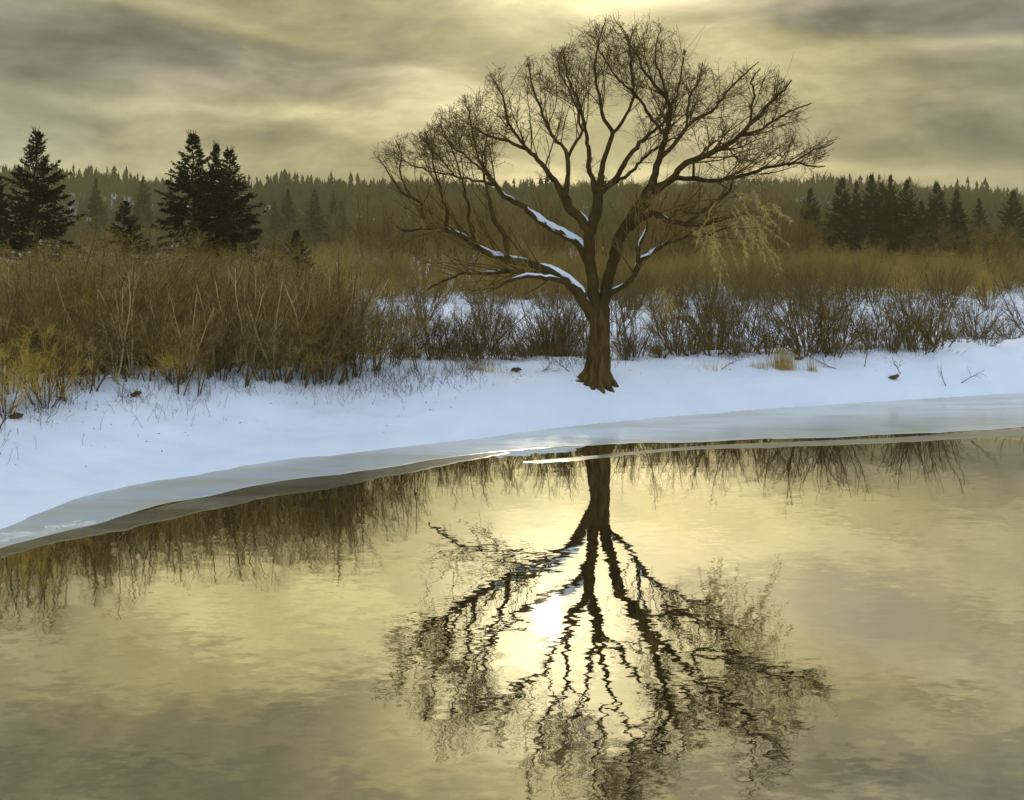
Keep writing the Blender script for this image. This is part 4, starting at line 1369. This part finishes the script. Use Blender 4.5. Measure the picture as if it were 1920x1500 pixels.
# place by walking inland from the shoreline
sx = np.interp(px, [-60, 300, 560, 860, 1000, 1200, 1500, 1920], [-12.2, -9.9, -6.6, -1.8, 0.8, 4.8, 11.6, 22.3])
sy = np.interp(sx, SHS[:, 0][8:], SHS[:, 1][8:])
wd = 7.4 + (4.4 - 7.4) * sstep(-7, 1, sx)
xx = sx - 0.45 * wd * t; yy = sy + 0.9 * wd * t
keep = (fbm(xx * 0.35, yy * 0.35, 3) + 0.25 * rs.random(n) + 0.35 * (xx < -1)) > 0.12
xx, yy = xx[keep], yy[keep]
zz = ground_z(xx, yy)
L0 = np.column_stack([xx, yy, zz - 0.05])
ld = np.column_stack([rs.normal(0, 0.35, len(xx)), rs.normal(0, 0.35, len(xx)), np.ones(len(xx))])
LL = grow(rs, L0, ld, rs.uniform(0.10, 0.85, len(xx)) * np.where(xx < -1, 1.0, 0.6), np.full(len(xx), 0.006), 3, 0.14, 0.0, [(3, 0.4, 0.6, 0.3, 1, 0.1, 0.0, 0.8)])
a = Acc()
for (L, r0, r1) in LL: sticks(a, L, r0, np.maximum(r1, 0.003), 3)
tag(obj('dry_weeds', a.mesh('dry_weeds', M['stem'])), 'thin dry weed stalks poking through the snow along the bank', 'weeds', kind='stuff')


nl = 330
tl = rs.random(nl) ** 0.3
pl = rs.uniform(-60, 1900, nl)
sx = np.interp(pl, [-60, 300, 560, 860, 1000, 1200, 1500, 1920], [-12.2, -9.9, -6.6, -1.8, 0.8, 4.8, 11.6, 22.3])
sy = np.interp(sx, SHS[:, 0][8:], SHS[:, 1][8:])
wd = 7.4 + (4.4 - 7.4) * sstep(-7, 1, sx)
lx = sx - 0.45 * wd * tl; ly = sy + 0.9 * wd * tl
lz = ground_z(lx, ly)
la = rs.random(nl) * 6.283; lr = rs.uniform(0.02, 0.055, nl)
du = np.column_stack([np.cos(la), np.sin(la), rs.normal(0.25, 0.3, nl)]) * lr[:, None]; dv = np.column_stack([-np.sin(la), np.cos(la), rs.normal(0.2, 0.3, nl)]) * (lr * 0.35)[:, None]
cc = np.column_stack([lx, ly, lz + 0.012])
LV = np.stack([cc - du, cc - dv, cc + du, cc + dv + np.array([0, 0, 0.01])], 1).reshape(-1, 3)
tag(obj('leaf_litter', mesh_from('leaf_litter', LV, np.arange(nl * 4).reshape(-1, 4), None, False, M['rot'])), 'tiny dead leaves and bark flakes strewn over the snowy bank', 'litter', kind='stuff')


rp = np.random.default_rng(31)
for i in range(9):
    q = px_ground(i * 22 - 20, 1016 - i * 4.6 + rp.uniform(-5, 4), 0.02)
    m_ = int(rp.integers(6, 10)); a_ = np.sort(rp.random(m_) * 6.283); rr = rp.uniform(0.06, 0.24, m_)
    tp_ = np.column_stack([np.cos(a_) * rr * 1.5, np.sin(a_) * rr * 0.8, 0.022 + 0.012 * rp.standard_normal(m_)])
    bt_ = tp_ * np.array([1.05, 1.05, 0]) + np.array([0, 0, -0.03])
    V = np.concatenate([tp_, bt_, [[0, 0, 0.035]]])
    Q = [(k, m_ + k, m_ + (k + 1) % m_, (k + 1) % m_) for k in range(m_)]
    T_ = [(k, (k + 1) % m_, 2 * m_) for k in range(m_)]
    o = obj('ice_plate', mesh_from('ice_plate', V, Q, T_, False, M['ice']), None, (q[0], q[1], 0.02))
    o.rotation_euler = (rp.normal(0, 0.05), rp.normal(0, 0.05), rp.random() * 0.6)
    tag(o, 'small crusted white ice plate pushed up along the shelf edge below the willow', 'ice', 'ice plates along the shelf edge')


def tuft(name, px, py, D, n, h, spread, mat, label, cat='grass'):
    x, y = at_px(px, D)
    e = empty(name, (x, y, gz(x, y)))
    r = np.random.default_rng(int(px))
    p0 = np.column_stack([r.normal(0, spread, n), r.normal(0, spread * 0.5, n), np.full(n, -0.05)])
    d0 = np.column_stack([r.normal(0, 0.16, n), r.normal(0, 0.16, n), np.ones(n)])
    L = lines(r, p0, d0, h * r.uniform(0.35, 1.0, n), 4, 0.07, -0.02)
    a = Acc(); sticks(a, L, np.full(n, 0.006), np.full(n, 0.0025), 3)
    obj('grass_blades', a.mesh('blades', M[mat]), e)['kind'] = 'stuff'
    tag(e, label, cat)
    return e


tuft('grass_tuft', 1468, 705, 42.8, 330, 1.0, 0.30, 'straw', 'golden dry grass tuft standing in the snow on the open bank')
tuft('grass_tuft', 1425, 705, 42.6, 70, 0.6, 0.25, 'straw', 'sparse straw stalks beside the golden grass tuft')
tuft('grass_tuft', 1522, 700, 42.9, 60, 0.75, 0.12, 'straw', 'thin bunch of straw stalks past the dark stump')
tuft('grass_tuft', 1330, 705, 41.6, 50, 0.6, 0.4, 'straw', 'few dry straw stalks on the bank nearer the big trunk')
tuft('grass_tuft', 900, 715, 39.2, 130, 0.7, 0.5, 'straw', 'loose tan grass patch on the slope left of the trunk')


def chunk(name, px, D, size, label, cat, seed):
    x, y = at_px(px, D)
    r = np.random.default_rng(seed)
    a = Acc()
    n = 9
    ax = np.linspace(-0.5, 0.5, n)
    pts = np.column_stack([ax * size, 0.15 * size * ax, 0.10 * size + 0.16 * size * ax + 0.02 * r.standard_normal(n)])
    rad = size * np.array([0.05, 0.13, 0.19, 0.2, 0.22, 0.2, 0.18, 0.15, 0.06])
    tube(a, pts, rad, 9, True, 0.14, r)
    o = obj(name, a.mesh(name, M['rot'], False), None, (x, y, gz(x, y) + 0.05))
    return tag(o, label, cat)


chunk('driftwood_stump', 1498, 43.9, 0.42, 'dark broken stump lying on the crest behind the golden grass', 'stump', 3)
chunk('driftwood_stump', 968, 39.6, 0.40, 'dark rotten log end among twigs on the slope left of the trunk', 'log', 4)
chunk('driftwood_stump', 30, 30.4, 0.40, 'dark rotten wood lump at the foot of the yellow willow', 'log', 5)
chunk('driftwood_stump', 255, 33.7, 0.36, 'dark rotten wood lump on the slope below the thicket', 'log', 6)
chunk('driftwood_stump', 1676, 42.9, 0.45, 'flattened brown weed clump lying alone on the open snow', 'log', 7)


def branch(px, py, D, ln, ang, label, seed, r0=0.02):
    """fallen or leaning stick with side twigs"""
    x, y = at_px(px, D)
    r = np.random.default_rng(seed)
    res = grow(r, np.array([[0, 0, -0.05]]), np.array([[math.cos(ang), r.normal(0, 0.2), math.sin(ang)]]), np.array([ln]), np.array([r0]), 6, 0.12, 0.0,
               [(5, 0.45, 0.7, 0.25, 3, 0.15, 0.05, 0.65), (3, 0.5, 0.6, 0.2, 2, 0.15, 0.05, 0.7)])
    a = Acc()
    for (L, q0, q1) in res: sticks(a, L, q0, np.maximum(q1, 0.003), 4)
    o = obj('fallen_branch', a.mesh('fallen_branch', M['stem']), None, (x, y, gz(x, y)))
    return tag(o, label, 'branch')


branch(1800, 680, 43.6, 1.3, 0.75, 'bare stick leaning out of the open snow past the bushes', 1)
branch(1352, 705, 42.0, 0.9, 0.9, 'forked stick on the snow between trunk and golden grass', 2)
branch(1575, 690, 43.3, 1.3, 2.5, 'zigzag dead branch lying on the snow near the golden grass', 3)
branch(1620, 685, 43.6, 1.1, 1.2, 'thin upright dead stick beside the zigzag branch', 4)
branch(1690, 680, 43.4, 1.0, 2.1, 'thin stick stuck in the snow above the flattened clump', 5)
branch(1775, 690, 43.2, 1.0, 2.3, 'short dead stick leaning towards the fan shaped bushes', 6)
branch(1000, 712, 39.4, 1.0, 0.25, 'twiggy branch lying on the slope left of the trunk', 7)
branch(-8, 800, 29.4, 1.6, 0.6, 'dark twiggy branch on the snow below the yellow willow', 8, 0.028)
branch(1070, 705, 39.3, 0.9, 2.6, 'curved twig on the snow just beside the trunk foot', 9)

# ------------------------------------------------------------------ haze
hz_top = float((ground_z(hill_X, hill_Y) + hill_S * 1.05).max()) + 1.5      # just over the highest tree on the hills
hz_min, hz_max = (-400, -85, -3.0), (400, 655, hz_top)
hv = [(x, y, z) for z in (hz_min[2], hz_max[2]) for y in (hz_min[1], hz_max[1]) for x in (hz_min[0], hz_max[0])]
hm = bpy.data.materials.new('haze')
hm.use_nodes = True
hg = NT(hm.node_tree)
hg.n.clear()
ho = hg.new('ShaderNodeOutputMaterial')
pv = hg.new('ShaderNodeVolumePrincipled')
pv.inputs['Color'].default_value = (0.88, 0.76, 0.34, 1)
pv.inputs['Density'].default_value = 0.00056
pv.inputs['Anisotropy'].default_value = 0.2
hg.l.new(pv.outputs[0], ho.inputs['Volume'])
hz = obj('haze', mesh_from('haze', hv, [(0, 2, 3, 1), (4, 5, 7, 6), (0, 1, 5, 4), (2, 6, 7, 3), (0, 4, 6, 2), (1, 3, 7, 5)], None, False, hm))
tag(hz, 'thin warm winter haze hanging over the valley', 'haze', kind='stuff')
